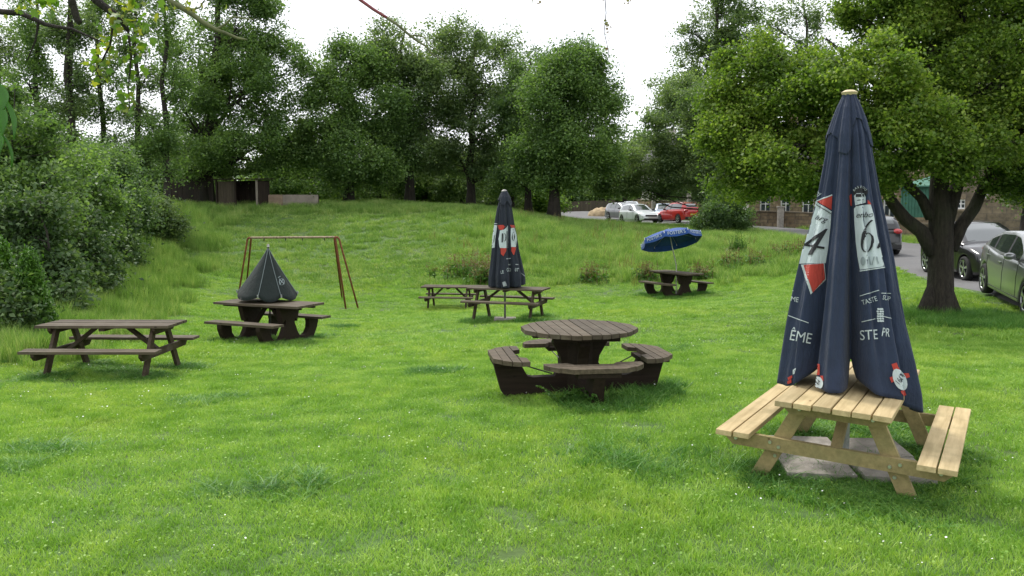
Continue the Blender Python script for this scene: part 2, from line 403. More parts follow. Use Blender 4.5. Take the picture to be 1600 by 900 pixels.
tall = coll('tall_blades', [blade_patch('tall_%s' % i, 260, .42, .10, .30, .007, .7, i + 19, M['meadow'], 12) for i in 'abcd'.encode()])
meadow = coll('meadow_blades', [blade_patch('meadow_%s' % i, 420, .42, .03, .085, .0065, 1.0, i + 39, M['meadow'], 14) for i in 'abcd'.encode()])
tuft = coll('tuft_blades', [blade_patch('tuft_%s' % i, 260, .42, .08, .26, .0065, .9, i + 59, M['leafy_blade'], 10) for i in 'abcd'.encode()])
stalks = coll('dock_stalks', [blade_patch('stalk_%s' % i, 12, .30, .25, .62, .016, .35, i + 99, M['weed_red']) for i in 'abcd'.encode()])
daisies = coll('daisies', [daisy_patch('daisy_%s' % i, i) for i in 'abcde'.encode()])
def scatter(name, pts, rot, scl, coln, label, cat='grass', kind='stuff'):
    me = bpy.data.meshes.new(name); me.vertices.add(len(pts)); me.vertices.foreach_set('co', pts.astype(np.float32).ravel())
    for nm, dat in (('rot', rot), ('scl', scl)):
        at_ = me.attributes.new(nm, 'FLOAT_VECTOR', 'POINT'); at_.data.foreach_set('vector', dat.astype(np.float32).ravel())
    me.update()
    o = bpy.data.objects.new(name, me); link(o); tag(o, label, cat, kind=kind)
    ng = bpy.data.node_groups.new(name + '_nodes', 'GeometryNodeTree')
    ng.interface.new_socket('Geometry', in_out='INPUT', socket_type='NodeSocketGeometry')
    ng.interface.new_socket('Geometry', in_out='OUTPUT', socket_type='NodeSocketGeometry')
    N = ng.nodes; gi = N.new('NodeGroupInput'); go = N.new('NodeGroupOutput'); ip = N.new('GeometryNodeInstanceOnPoints')
    ci = N.new('GeometryNodeCollectionInfo'); ci.inputs['Collection'].default_value = coln; ci.inputs['Separate Children'].default_value = True
    ci.inputs['Reset Children'].default_value = True
    def attr(nm):
        a_ = N.new('GeometryNodeInputNamedAttribute'); a_.data_type = 'FLOAT_VECTOR'; a_.inputs['Name'].default_value = nm; return a_.outputs['Attribute']
    ri = N.new('FunctionNodeRandomValue'); ri.data_type = 'INT'
    L = ng.links
    for s_ in ri.inputs:
        if s_.type == 'INT' and s_.name == 'Max' : s_.default_value = 50
        if s_.type == 'INT' and s_.name == 'Min' : s_.default_value = 0
    L.new(gi.outputs[0], ip.inputs['Points']); L.new(ci.outputs[0], ip.inputs['Instance']); ip.inputs['Pick Instance'].default_value = True
    L.new([s_ for s_ in ri.outputs if s_.type == 'INT'][0], ip.inputs['Instance Index'])
    L.new(attr('rot'), ip.inputs['Rotation']); L.new(attr('scl'), ip.inputs['Scale']); L.new(ip.outputs[0], go.inputs[0])
    md = o.modifiers.new('scatter', 'NODES'); md.node_group = ng
    return o
def vnoise(x, y, s, seed=0):
    o = np.zeros_like(x); r = np.random.default_rng(seed)
    for i in range(5):
        a = r.uniform(0, 2 * np.pi, 3); kx = np.cos(a) * s * (1.6 ** i); ky = np.sin(a) * s * (1.6 ** i); ph = r.uniform(0, 6.28, 3)
        for j in range(3): o += np.sin(x * kx[j] + y * ky[j] + ph[j]) / (1.4 ** i)
    return o / 6.0
def grass_zone(y0, y1, step, seed):
    r = np.random.default_rng(seed); ys = np.arange(y0, y1, step); out_ = []
    for y in ys:
        hw = y * .64 + 2.2; xs = np.arange(-hw, hw, step)
        out_.append(np.stack([xs + r.uniform(-.5, .5, len(xs)) * step, y + r.uniform(-.5, .5, len(xs)) * step], 1))
    return np.concatenate(out_)
NOGRASS = []                                     # discs (x, y, r) kept bare
def make_scatter(name, P, zs, sc, coln, label, keep=None, seed=0):
    r = np.random.default_rng(seed + 77)
    x, y = P[:, 0], P[:, 1]; ok = ~in_poly(x, y, ROADPOLY)
    if keep is not None: ok &= keep(x, y)
    P = P[ok]; x, y = P[:, 0], P[:, 1]; z = gh(x, y)
    e = .4; sx = (gh(x + e, y) - z) / e; sy = (gh(x, y + e) - z) / e
    th = r.uniform(0, 2 * np.pi, len(x)); q = r.uniform(.85, 1.15, len(x)) * sc
    # slope as small tilt, applied about world axes before the spin is folded in (XYZ euler: spin last)
    rx = np.arctan(sy * np.cos(th) - sx * np.sin(th)); ry = -np.arctan(sx * np.cos(th) + sy * np.sin(th))
    rot = np.stack([rx, ry, th], 1); hz = q * zs * (1 + .35 * vnoise(x, y, .9, 4))
    scl = np.stack([q, q, hz], 1)
    return scatter(name, np.stack([x, y, z], 1), rot, scl, coln, label)
rough = lambda x, y: np.clip((y - 27) / 6, 0, 1) * np.clip((x + 4 + (y - 30) * .1) / 6, 0, 1)      # unmown meadow to the right of the mound
bank = lambda x, y: x < -7.6 - (y - 12) * .06 - .0 * y
lm = vnoise
make_scatter('lawn', np.concatenate([grass_zone(2.6, 13, .26, 1)]), .95, 1.0, short, 'bright green mown lawn of fine blades in the foreground', seed=1)
make_scatter('lawn_clumps', grass_zone(2.6, 14, .33, 2), .8, 1.0, mid, 'slightly longer tufts growing through the near lawn', keep=lambda x, y: vnoise(x, y, 1.1, 9) > .3, seed=2)
make_scatter('far_lawn', grass_zone(13, 30, .52, 3), .62, 1.75, short, 'mown grass of the lawn around the distant tables', seed=3)
make_scatter('far_lawn_clumps', grass_zone(13, 34, .6, 5), .62, 1.6, mid, 'darker coarse tufts on the far lawn', keep=lambda x, y: vnoise(x, y, .7, 9) > .05, seed=12)
make_scatter('mound_grass', grass_zone(29, 56, .8, 4), .75, 2.5, meadow, 'grass covering the rising mound below the trees', seed=4)
make_scatter('meadow_grass', grass_zone(26, 52, .62, 6), .8, 1.7, tall, 'long unmown grass on the right of the mound and its crest',
             keep=lambda x, y: (np.random.default_rng(5).uniform(0, 1, x.shape) < np.maximum(rough(x, y), (y > 44) * .8)), seed=6)
make_scatter('dock_stalks', grass_zone(27, 46, .8, 31), 1.0, 1.0, stalks, 'scattered reddish dock and grass stalks in the unmown meadow', keep=lambda x, y: (np.random.default_rng(6).uniform(0, 1, x.shape) < .55 * rough(x, y) * (vnoise(x, y, .5, 21) > -.1)), seed=16)
make_scatter('verge_grass', grass_zone(14, 60, .75, 8), .8, 2.0, mid, 'grass verge beyond the road by the stone wall', keep=lambda x, y: x > 15, seed=8)
P = grass_zone(3, 30, .45, 11); r_ = np.random.default_rng(8); P = P[r_.uniform(0, 1, len(P)) < .55 * (1 + vnoise(P[:, 0], P[:, 1], .6, 3) * 1.2)]
make_scatter('clover_flowers', P, 1.0, 1.0, daisies, 'tiny white clover and daisy heads dotted over the lawn', seed=9)
def tufts(name, spots, label, coln=None, seed=0):
    """taller unmown grass round table legs and the tree foot: (x, y, radius, count, height scale)"""
    r = np.random.default_rng(seed); P = []; S = []
    for x, y, rad, cnt, h in spots:
        a = r.uniform(0, 6.28, cnt); q = np.sqrt(r.uniform(0, 1, cnt)) * rad
        P.append(np.stack([x + np.cos(a) * q, y + np.sin(a) * q], 1)); S.append(np.full(cnt, h))
    P = np.concatenate(P); S = np.concatenate(S); z = gh(P[:, 0], P[:, 1])
    rot = np.zeros((len(P), 3)); rot[:, 2] = r.uniform(0, 6.28, len(P)); q = r.uniform(.5, .9, len(P))
    return scatter(name, np.stack([P[:, 0], P[:, 1], z], 1), rot, np.stack([q, q, S * r.uniform(.7, 1.2, len(P))], 1), coln or tall, label)
# ------------------------------------------------------------------ trees and shrubs
def leaves(name, C, size, mat, parent, seed, droop=.25, fold=.18, asp=.62):
    """a rhombic, slightly folded leaf at every centre"""
    r = np.random.default_rng(seed); n = len(C)
    nrm = r.normal(0, 1, (n, 3)); nrm[:, 2] = np.abs(nrm[:, 2]) + .35; nrm /= np.linalg.norm(nrm, axis=1)[:, None]
    u = r.normal(0, 1, (n, 3)); u[:, 2] -= droop; u -= (u * nrm).sum(1)[:, None] * nrm; u /= np.linalg.norm(u, axis=1)[:, None]
    v = np.cross(nrm, u); s = (size * r.uniform(.6, 1.35, n))[:, None]
    P = np.stack([C - u * s * .5, C + v * s * asp * .5 + nrm * s * fold, C + u * s * .5, C - v * s * asp * .5 + nrm * s * fold], 1).reshape(-1, 3)
    F = np.arange(n * 4).reshape(n, 4)
    return raw(name, P, F, mat, parent)
def clusters(blobs, n, r, shell=.33, low=-.75):
    """cluster centres inside a union of ellipsoids, thicker towards their skins"""
    vol = np.array([b[1][0] * b[1][1] * b[1][2] for b in blobs]) ** .8; vol /= vol.sum()
    q = r.choice(len(blobs), n, p=vol)
    Cn = np.array([b[0] for b in blobs])[q]; Rd = np.array([b[1] for b in blobs])[q]
    d = r.normal(0, 1, (n, 3)); d /= np.linalg.norm(d, axis=1)[:, None]
    d[:, 2] = np.maximum(d[:, 2], low)
    rad = r.uniform(0, 1, n) ** shell
    # tufts of foliage: each big mass is built of a dozen smaller ones with gaps between
    K = 15; e = r.normal(0, 1, (len(blobs), K, 3)); e /= np.linalg.norm(e, axis=2)[..., None]; e[..., 2] = np.maximum(e[..., 2], low)
    e = e * r.uniform(.55, .86, (len(blobs), K, 1)); kk = r.integers(0, K, n); sub_ = e[q, kk]; szs = r.uniform(.21, .38, (len(blobs), K))[q, kk][:, None]
    loose = (r.uniform(0, 1, n) < .14)[:, None]
    return Cn + Rd * np.where(loose, d * rad[:, None], sub_ + d * np.array([1, 1, 1.0]) * (rad[:, None] ** .8) * szs), q
def tree(name, base, blobs, label, mat, trunk_r, nclu, nleaf, leaf, spread, seed, group=None, barkm='bark_far', fork=.35, lean=(0, 0), cat='tree', limbs=5, trunk_top=None, shell=.33, low=-.75, twig=1.0, trunks=1):
    """blobs: (centre, radii) in world coordinates"""
    r = np.random.default_rng(seed); base = Vector(base)
    t = thing(name, label, cat, base, 0, group)
    bl = [(np.array(c) - np.array(base), np.array(rd)) for c, rd in blobs]
    ctop = max(c[2] + rd[2] * .55 for c, rd in bl); cbot = min(c[2] - rd[2] for c, rd in bl)
    mean = np.mean([c for c, _ in bl], 0)
    CC, Q = clusters(bl, nclu, r, shell, low)
    bm = B(); top = trunk_top or ctop
    spine = []
    for tk in range(trunks):
        off = Vector((0, 0, 0)) if tk == 0 else Vector((r.uniform(-1, 1), r.uniform(-.4, .4), 0)) * trunk_r * 3
        pts = []
        for i in range(9):
            f = i / 8; z = -0.15 + f * (top + .15)
            wob = trunk_r * .7 * f
            pts.append(Vector((mean[0] * f ** 1.6 * .8 + r.normal(0, wob) + lean[0] * f, mean[1] * f ** 1.6 * .8 + r.normal(0, wob) + lean[1] * f, z)) + off * (1 + f))
        rr = [trunk_r * (1.45 if i == 0 else (1.05 if i == 1 else 1)) * (1 - i / 8.8) ** .8 for i in range(9)]
        tube(bm, pts, rr, 10); spine = pts if tk == 0 else spine
    def at_spine(z):
        z = max(min(z, top * .97), 0); i = min(int((z + .15) / (top + .15) * 8), 7); f = (z + .15) / (top + .15) * 8 - i
        return spine[i].lerp(spine[i + 1], f), trunk_r * (1 - (i + f) / 8.8) ** .8
    for bi, (c, rd) in enumerate(bl):
        c = Vector(c); z0 = max(cbot * .7, min(c.z - rd[2] * .5 - (Vector((c.x, c.y, 0)) - Vector((mean[0], mean[1], 0))).length * fork, top * .9))
        z0 = max(z0, top * .12)
        s, sr = at_spine(z0); mid_ = s.lerp(c, .5) + Vector((0, 0, -.08 * (c - s).length))
        tube(bm, [s, s.lerp(mid_, .5) , mid_, mid_.lerp(c, .55), c], [sr * .62, sr * .5, sr * .4, sr * .28, sr * .14], 7)
        mine = np.where(Q == bi)[0]
        for j in mine[:int(limbs * 2)]:
            p = Vector(CC[j]); a = mid_.lerp(c, r.uniform(0, 1)); m1 = a.lerp(p, .5) + Vector((0, 0, r.uniform(-.1, .15) * (p - a).length))
            tube(bm, [a, m1, p], [sr * .20 * twig, sr * .12 * twig, .012 * twig], 5, cap=False)
    obj('trunk', bm, M[barkm], t, smooth=True)
    sp = spread * r.uniform(.55, 1.35, len(CC)); per = nleaf // nclu
    idx = np.repeat(np.arange(len(CC)), per)
    off = r.normal(0, 1, (len(idx), 3)) * sp[idx][:, None] * np.array([1, 1, .8])
    leaves('crown', CC[idx] + off, leaf, M[mat], t, seed + 1)
    return t
def blob(px, py, d, rx, rz, ry=None):
    """ellipsoid seen at a picture place: radii given in picture pixels, depth radius in metres"""
    c = at(px, py, d); k_ = d / F_PX
    return (tuple(c), (rx * k_, (ry if ry else rx * k_ * .9), rz * k_))
G1 = 'trees along the crest of the mound'
def T(name, px, d, bl, label, mat, tr, nclu, nleaf, leaf, spread, seed, **kw):
    bs = [blob(x, y, d + (dd if True else 0), rx, rz) for x, y, rx, rz, dd in bl]
    return tree(name, on(px, d), bs, label, mat, tr, int(nclu * 1.5), int(nleaf * 1.7), leaf * .8, spread * .72, seed, group=kw.pop('group', G1), **kw)

# right foreground tree
nb = [(1180, 130, 75, 75, .6), (1150, 215, 60, 55, .2), (1240, 112, 70, 42, .8), (1255, 175, 85, 75, -.3), (1160, 288, 66, 28, .3), (1245, 285, 75, 24, .6), (1225, 250, 90, 45, -.5),
      (1375, 45, 78, 62, .4), (1350, 130, 90, 75, -1.2), (1440, 60, 110, 90, .2), (1440, 190, 75, 60, -1.5), (1530, 20, 100, 80, 0), (1545, 130, 100, 75, -.7),
      (1620, 70, 90, 90, .6), (1600, 215, 85, 60, -.4), (1640, 280, 55, 45, -.6), (1535, 232, 60, 34, -1.3), (1340, 230, 70, 45, 1.2), (1480, 140, 110, 90, 1.6), (1450, -60, 110, 60, 0), (1520, -70, 120, 60, .5), (1400, 215, 70, 55, -1.6), (1690, 160, 80, 90, .5), (1545, 268, 62, 30, -.6), (1592, 295, 36, 16, -.3), (1415, 262, 48, 28, -1.2), (1380, 285, 30, 18, -.8), (1505, 262, 40, 24, -1.4), (1130, 160, 40, 40, .5)]
D_T = 15.6; base = on(1467, D_T)
big = thing('field_maple_tree', 'broad spreading tree with yellow green leaves and forked dark trunk near the parked cars', 'tree', base)
bl = [blob(x, y, D_T + dd, rx, rz) for x, y, rx, rz, dd in nb]
bl = [(np.array(c) - np.array(base), np.array(r_)) for c, r_ in bl]
bm = B()
def L3(px, py, dd=0): return at(px, py, D_T + dd) - base
def limb(pts, rads, seg=12): tube(bm, [L3(*p) for p in pts], rads, seg)
k_ = D_T / F_PX
limb([(1467, 505), (1468, 488), (1469, 455), (1470, 420), (1470, 385), (1470, 350), (1468, 310), (1468, 250), (1462, 180), (1455, 100), (1450, 20)],
     [.38, .285, .235, .22, .22, .21, .18, .14, .10, .07, .035], 20)
for s_ in (-1, 1, .3):
    tube(bm, [L3(1467 + s_ * 34, 500, -.15 if s_ == .3 else .1), L3(1467 + s_ * 20, 480, -.1), L3(1468 + s_ * 8, 440, 0)], [.10, .14, .10], 9)
limb([(1458, 395), (1440, 362), (1415, 343), (1395, 318), (1378, 285), (1345, 262), (1290, 240, .2), (1230, 215, .3)], [.14, .13, .12, .105, .095, .08, .055, .02])
limb([(1485, 390), (1502, 352), (1522, 325), (1540, 285), (1570, 240), (1610, 180)], [.13, .12, .11, .095, .07, .035])
limb([(1478, 350), (1487, 320), (1497, 285), (1515, 235), (1530, 170), (1545, 90)], [.14, .12, .11, .09, .06, .03])
limb([(1455, 340), (1440, 310), (1420, 290), (1385, 250, -.5), (1360, 190, -.8), (1340, 120, -.9)], [.11, .09, .085, .07, .05, .02])
limb([(1390, 300), (1340, 290, .4), (1270, 290, .6), (1200, 305, .6), (1160, 318, .5)], [.08, .06, .045, .03, .012])
limb([(1468, 260), (1420, 190, .5), (1350, 110, .6), (1290, 60, .7)], [.13, .09, .06, .02])
limb([(1466, 230), (1500, 150, .6), (1560, 70, .6)], [.12, .08, .03])
r = np.random.default_rng(5)
CC, Q = clusters(bl, 3000, r, .5, -.9)
for bi, (c, rd) in enumerate(bl):
    mine = np.where(Q == bi)[0]; c = Vector(c)
    for j in mine[:14]:
        p = Vector(CC[j]); a = c.lerp(Vector((0, 0, 3.5)), .25)
        tube(bm, [a, a.lerp(p, .5) + Vector((0, 0, .12)), p], [.030, .018, .006], 5, cap=False)
obj('trunk', bm, M['bark'], big, smooth=True)
NL = 105
idx = np.repeat(np.arange(len(CC)), NL); sp = .115 * r.uniform(.6, 1.5, len(CC))
off = r.normal(0, 1, (len(idx), 3)) * sp[idx][:, None] * np.array([1.0, 1.0, .7])
leaves('crown', CC[idx] + off, .060, M['leaf_near'], big, 8, asp=.85)

T('broadleaf_tree', 545, 50, [(545, 115, 62, 52, 0), (520, 170, 60, 55, -1), (590, 175, 62, 60, 0), (500, 225, 50, 45, 0), (560, 245, 70, 45, -1), (610, 240, 40, 40, 1), (545, 285, 60, 22, 0)],
  'rounded dark tree left of the middle of the crest, behind the pale low wall', 'leaf_oak', .30, 520, 42000, .20, .50, 11)
T('broadleaf_tree', 324, 48.5, [(370, 45, 80, 75, 0), (310, 95, 60, 60, 1), (430, 110, 52, 62, 0), (370, 150, 85, 65, -1.5), (440, 190, 45, 50, 0), (310, 200, 62, 60, 0), (390, 235, 85, 42, -1), (330, 262, 60, 25, 0), (350, -60, 70, 60, 0), (455, 245, 32, 32, 1)],
  'tall dense tree with a wide crown over the dark wooden shelter', 'leaf_oak', .36, 700, 62000, .19, .46, 12)
T('broadleaf_tree', 640, 52, [(640, 80, 62, 55, 0), (600, 120, 45, 45, 0), (680, 140, 55, 60, 0), (630, 180, 60, 45, 1), (655, 245, 60, 32, 0), (610, 215, 35, 30, 0), (600, 60, 28, 26, 0)],
  'airy greyish tree with sky showing through, left of the navy parasol', 'leaf_ash', .30, 400, 26000, .20, .48, 13)
T('broadleaf_tree', 735, 54, [(730, 85, 60, 50, 0), (770, 125, 60, 60, 0), (700, 150, 50, 55, 0), (760, 195, 70, 50, 0), (720, 250, 65, 40, 0), (790, 250, 45, 40, 0), (700, 60, 30, 28, 0), (790, 75, 26, 26, 0)],
  'airy greyish tree rising straight behind the closed navy parasol', 'leaf_ash', .28, 430, 29000, .20, .48, 14)
T('broadleaf_tree', 826, 50, [(835, 120, 45, 45, 1), (815, 180, 50, 50, 1), (840, 240, 52, 40, 0), (805, 275, 38, 24, 0)],
  'slim dark tree with its trunk just left of the crest end tree', 'leaf_dark', .22, 260, 18000, .19, .42, 15)
T('broadleaf_tree', 865, 47, [(895, 115, 55, 48, 0), (870, 165, 65, 60, -.5), (930, 165, 45, 55, 0), (900, 225, 75, 50, -.5), (840, 235, 50, 45, 0), (950, 235, 30, 45, .5), (870, 275, 60, 24, 0), (905, 85, 32, 24, 0)],
  'full rounded tree with short thick trunk at the right end of the crest', 'leaf_oak', .34, 620, 50000, .19, .45, 16)
slim = [(262, 'leafy slender tree just left of the dense shelter tree', [(262, 40, 28, 50, 0), (275, 130, 26, 40, 0), (240, 215, 40, 35, 0), (262, 265, 30, 24, 0), (250, -40, 30, 40, 0)]),
        (218, 'slender tree with a pale bare lower trunk by the bramble bank', [(205, 60, 26, 40, 0), (228, 120, 22, 28, 0), (215, 180, 26, 24, 0), (200, 10, 26, 30, 0), (218, 240, 40, 28, 0)]),
        (170, 'slender tree leaning a little left above the bramble bank', [(165, 30, 32, 40, 0), (180, 110, 26, 36, 0), (155, 170, 30, 30, 0), (180, 235, 44, 35, 0)]),
        (118, 'slender tree with a forked trunk against the bright sky', [(108, 40, 36, 45, 0), (130, 110, 28, 40, 0), (95, 160, 34, 30, 0), (120, 235, 40, 32, 0)]),
        (62, 'thin dark tree near the left edge of the picture', [(60, 50, 45, 55, 0), (45, 130, 45, 45, 0), (75, 190, 36, 36, 0)]),
        (5, 'leaning leafy tree standing furthest left above the bank', [(0, 60, 50, 55, 0), (10, 150, 45, 50, 0), (-20, 220, 50, 50, 0), (30, 200, 40, 30, 0)])]
for i, (px, lb, bs) in enumerate(slim):
    T('slender_tree', px, 39 + (i % 3) * 2, [(x, y, a_ * 1.05, b_, dd) for x, y, a_, b_, dd in bs], lb, 'leaf_ash' if i % 2 else 'leaf_oak', .17, 130, 8500, .15, .34, 30 + i,
      group='slender trees at the left end of the mound', trunk_top=13.5, fork=.5, lean=(-.5 if i == 2 else .2, 0), trunks=2 if i in (3,) else 1)
G2 = 'trees beyond the road'
T('overhanging_tree', 1150, 50, [(1075, 150, 40, 30, 3), (1060, 215, 60, 45, 2), (1110, 175, 55, 45, 0), (1000, 255, 62, 40, 2.5), (955, 285, 45, 26, 3), (1060, 270, 60, 32, 2), (1120, 240, 50, 60, 0), (1130, 300, 52, 34, 0), (1150, 190, 50, 50, 2), (1010, 300, 40, 14, 2.5), (930, 262, 26, 22, 3)],
  'dark spreading tree hanging low over the white and red cars', 'leaf_ash', .10, 620, 66000, .17, .40, 41, group=G2, low=-.6)
T('tall_open_tree', 1125, 76, [(1130, 35, 50, 50, 0), (1100, 100, 50, 40, 0), (1060, 130, 45, 28, 0), (1150, 95, 40, 50, 0), (1090, 160, 70, 36, 0), (1030, 170, 30, 20, 0), (1140, -20, 35, 36, 0), (1170, 20, 26, 20, 0), (1080, 50, 24, 12, 0), (1170, 170, 40, 50, 0), (1130, 220, 70, 60, 0)],
  'tall ragged tree with feathery branches rising behind the overhanging tree', 'leaf_ash', .40, 560, 30000, .27, .55, 42, group=G2, trunk_top=24)
T('tall_open_tree', 1250, 80, [(1210, 40, 36, 30, 0), (1250, 15, 34, 30, 0), (1290, 30, 34, 36, 0), (1230, 90, 60, 40, 0), (1290, 110, 60, 60, 0)],
  'pale treetop showing faintly above the spreading foreground tree', 'leaf_ash', .35, 200, 9000, .28, .6, 43, group=G2)
T('roadside_tree', 1596, 27, [(1590, 255, 34, 36, 0), (1625, 235, 60, 60, 0), (1640, 300, 45, 40, 0), (1600, 300, 20, 22, 0)],
  'dark tree at the right edge beside the stone building', 'leaf_dark', .20, 200, 18000, .12, .28, 44, group=G2)
T('roadside_tree', 975, 105, [(960, 270, 60, 40, 0), (1010, 255, 60, 50, 0), (900, 290, 60, 30, 0), (1080, 270, 60, 40, 0)],
  'distant dark tree where the road disappears behind the crest', 'leaf_dark', .4, 260, 14000, .42, .9, 45, group=G2)

G5 = 'paler trees standing behind the crest trees'
for i, (px, d, cy, rx, rz, lb) in enumerate([(300, 60, 190, 60, 80, 'pale tree behind the fence and shelter'), (462, 62, 215, 55, 70, 'pale tree behind the gap right of the dense tree'), (592, 64, 220, 56, 66, 'pale tree behind the gap left of the airy tree trunk'),
        (662, 66, 215, 52, 70, 'pale tree straight behind the airy tree trunk'), (722, 63, 225, 50, 62, 'pale tree behind the gap left of the faded navy parasol'), (800, 66, 220, 58, 66, 'pale tree behind the gap right of the faded navy parasol')]):
    T('background_tree', px, d, [(px, cy + 25, rx * .7, rz * .4, 0), (px - rx * .6, cy + 48, rx * .6, rz * .4, .6), (px + rx * .6, cy + 42, rx * .6, rz * .42, -.5), (px, cy + 66, rx, rz * .38, 0)], lb, ('leaf_ash', 'leaf_oak')[i % 2], .22, 150, 9000, .22, .45, 200 + i, group=G5)
# thicket beyond the crest, seen between the trunks
def shrub(name, px, d, bl, label, mat, ncl, nlf, leaf, spread, seed, group, cat='bush', rz_=None):
    bs = [blob(x, y, d + dd, rx, rz) for x, y, rx, rz, dd in bl]
    if name == 'bank_shrub':                    # stray shoots and smaller bushes breaking the outline
        rr = random.Random(seed)
        for x, y, rx, rz, dd in bl:
            for _ in range(4):
                a = rr.uniform(-.2, 3.3); q = rr.uniform(.85, 1.15); s = rr.uniform(.16, .34)
                bs.append(blob(x + rx * q * math.cos(a), y - rz * q * math.sin(a), d + dd - rr.uniform(0, .8), rx * s * .7, rz * s * 1.2))
    return tree(name, on(px, d), bs, label, mat, .05, ncl, int(nlf * 1.3), leaf * .9, spread * .85, seed, group=group, cat=cat, shell=.45, limbs=3, low=-.9, twig=1.2)
G3 = 'bushes seen between the trunks beyond the crest'
th = [(425, 64, 300, 44, 34, 'leaf_bright', 'bright bush right beside the dark wooden shelter'), (480, 66, 296, 40, 34, 'leaf_bright', 'bright bush above the right half of the pale wall'),
      (545, 70, 300, 46, 36, 'leaf_oak', 'mid green bush right of the pale wall end'), (600, 72, 305, 40, 30, 'leaf_bright', 'light bush left of the airy tree trunk'),
      (665, 68, 298, 42, 36, 'leaf_bright', 'light bush right of the airy tree trunk'), (715, 75, 300, 44, 38, 'leaf_oak', 'darker bush left of the navy parasol top'),
      (770, 70, 305, 40, 34, 'leaf_ash', 'greyish bush directly behind the navy parasol top'), (842, 72, 308, 38, 30, 'leaf_bright', 'yellowish bush between the two right crest trunks'),
      (892, 108, 310, 40, 18, 'leaf_bright', 'low light bush right of the crest end trunk'), (150, 60, 300, 60, 46, 'leaf_oak', 'mid green bush behind the slender trees'),
      (235, 56, 296, 56, 44, 'leaf_dark', 'dark bush behind the pale bare trunk'), (300, 66, 292, 60, 34, 'leaf_oak', 'bush behind the brown fence left of the shelter'),
      (1090, 92, 285, 70, 40, 'leaf_dark', 'dark hedge mass behind the red car'), (60, 58, 290, 70, 60, 'leaf_dark', 'large dark bush at the far left behind the bank')]
for i, (px, d, cy, rx, rz, mt, lb) in enumerate(th):
    shrub('thicket_bush', px, d, [(px, cy, rx, rz, 0), (px - rx * .5, cy + 12, rx * .6, rz * .7, 1), (px + rx * .5, cy + 8, rx * .6, rz * .7, -1)], lb, mt, 130, 9000, .27, .5, 60 + i, G3)
# distant wood behind everything
r = np.random.default_rng(77); CCs = []
for i in range(150):
    d = r.uniform(105, 150); px = r.uniform(-260, 1750)
    c = on(px, d); hh = (r.uniform(4.0, 6.5) if px < 1000 else r.uniform(6, 10))
    CCs.append(np.array([c.x, c.y, c.z]) + r.normal(0, 1, (900, 3)) * np.array([4.0, 3.0, hh * .36]) + np.array([0, 0, hh * .45]))
C_ = np.concatenate(CCs)
tag(leaves('distant_wood', C_, .75, M['leaf_dark'], None, 78), 'dark distant woodland closing the view behind the trees', 'wood', kind='stuff')

# bramble bank at the left
G4 = 'shrubs and brambles on the left bank'
bk = [(30, 13.5, [(-5, 492, 40, 30, 0), (30, 506, 26, 16, -.2), (-30, 470, 40, 40, 0)], 'leaf_bramble', 'pale leaved bramble clump in front at the left edge'),
      (95, 16.5, [(62, 428, 50, 46, 0), (35, 380, 60, 60, .8), (88, 474, 34, 20, -.5)], 'leaf_bramble', 'arching bramble mass above the left picnic table'),
      (170, 20, [(122, 412, 44, 38, 0), (100, 372, 55, 45, 1.2), (140, 446, 30, 18, -.6)], 'leaf_bramble', 'bramble thicket halfway up the bank'),
      (205, 26, [(168, 388, 38, 26, 0), (150, 352, 45, 36, 1), (188, 412, 24, 12, 0)], 'leaf_bramble', 'bramble and dock thicket near the foot of the slender trees'),
      (245, 34, [(240, 350, 36, 24, 0), (215, 335, 34, 24, 1)], 'leaf_ash', 'weedy grey green clump below the pale bare trunk'),
      (20, 19, [(0, 300, 90, 80, 0), (50, 330, 70, 60, -.6), (-30, 220, 90, 70, .5), (70, 260, 60, 50, .8)], 'leaf_oak', 'large overgrown shrub filling the left edge'),
      (110, 24, [(105, 300, 60, 55, 0), (140, 330, 50, 45, -.5), (80, 255, 55, 45, 1)], 'leaf_oak', 'tall rounded shrub below the forked slender tree'),
      (175, 30, [(175, 310, 46, 40, 0), (200, 330, 34, 28, -1), (160, 275, 40, 36, 1)], 'leaf_dark', 'dark shrub where the bank meets the slender trees')]
for i, (px, d, bs, mt, lb) in enumerate(bk):
    k0 = d / 20
    shrub('bank_shrub', px, d, bs, lb, mt, 260, 30000, .085 + .03 * k0, .26 * k0 ** .5, 90 + i, G4)
def conifer(px, d, h_px, label, seed, wid=30):
    b0 = on(px, d); t = thing('conifer_shrub', label, 'conifer', b0, 0, 'young conifers on the left bank'); r = np.random.default_rng(seed)
    H = h_px * d / F_PX; Rr = wid * d / F_PX; n_ = 700
    f = r.uniform(0, 1, n_) ** 1.3; a = r.uniform(0, 6.28, n_); q = Rr * (1 - f) ** .7 * r.uniform(.6, 1.1, n_)
    c = np.stack([np.cos(a) * q, np.sin(a) * q, f * H], 1); idx = np.repeat(np.arange(n_), 24)
    o_ = r.normal(0, .05, (len(idx), 3)); o_[:, 2] *= 1.7
    bm = B(); tube(bm, [(0, 0, -.1), (0, 0, H * .9)], [.05, .01], 7); obj('trunk', bm, M['bark'], t)
    leaves('crown', c[idx] + o_, .075, M['leaf_conifer'], t, seed, droop=-1.5, asp=.28)
conifer(52, 13.6, 125, 'bright green feathery conifer shrub among the brambles', 5, 34)
conifer(8, 13.7, 135, 'bright green feathery conifer at the very left edge', 6, 30)

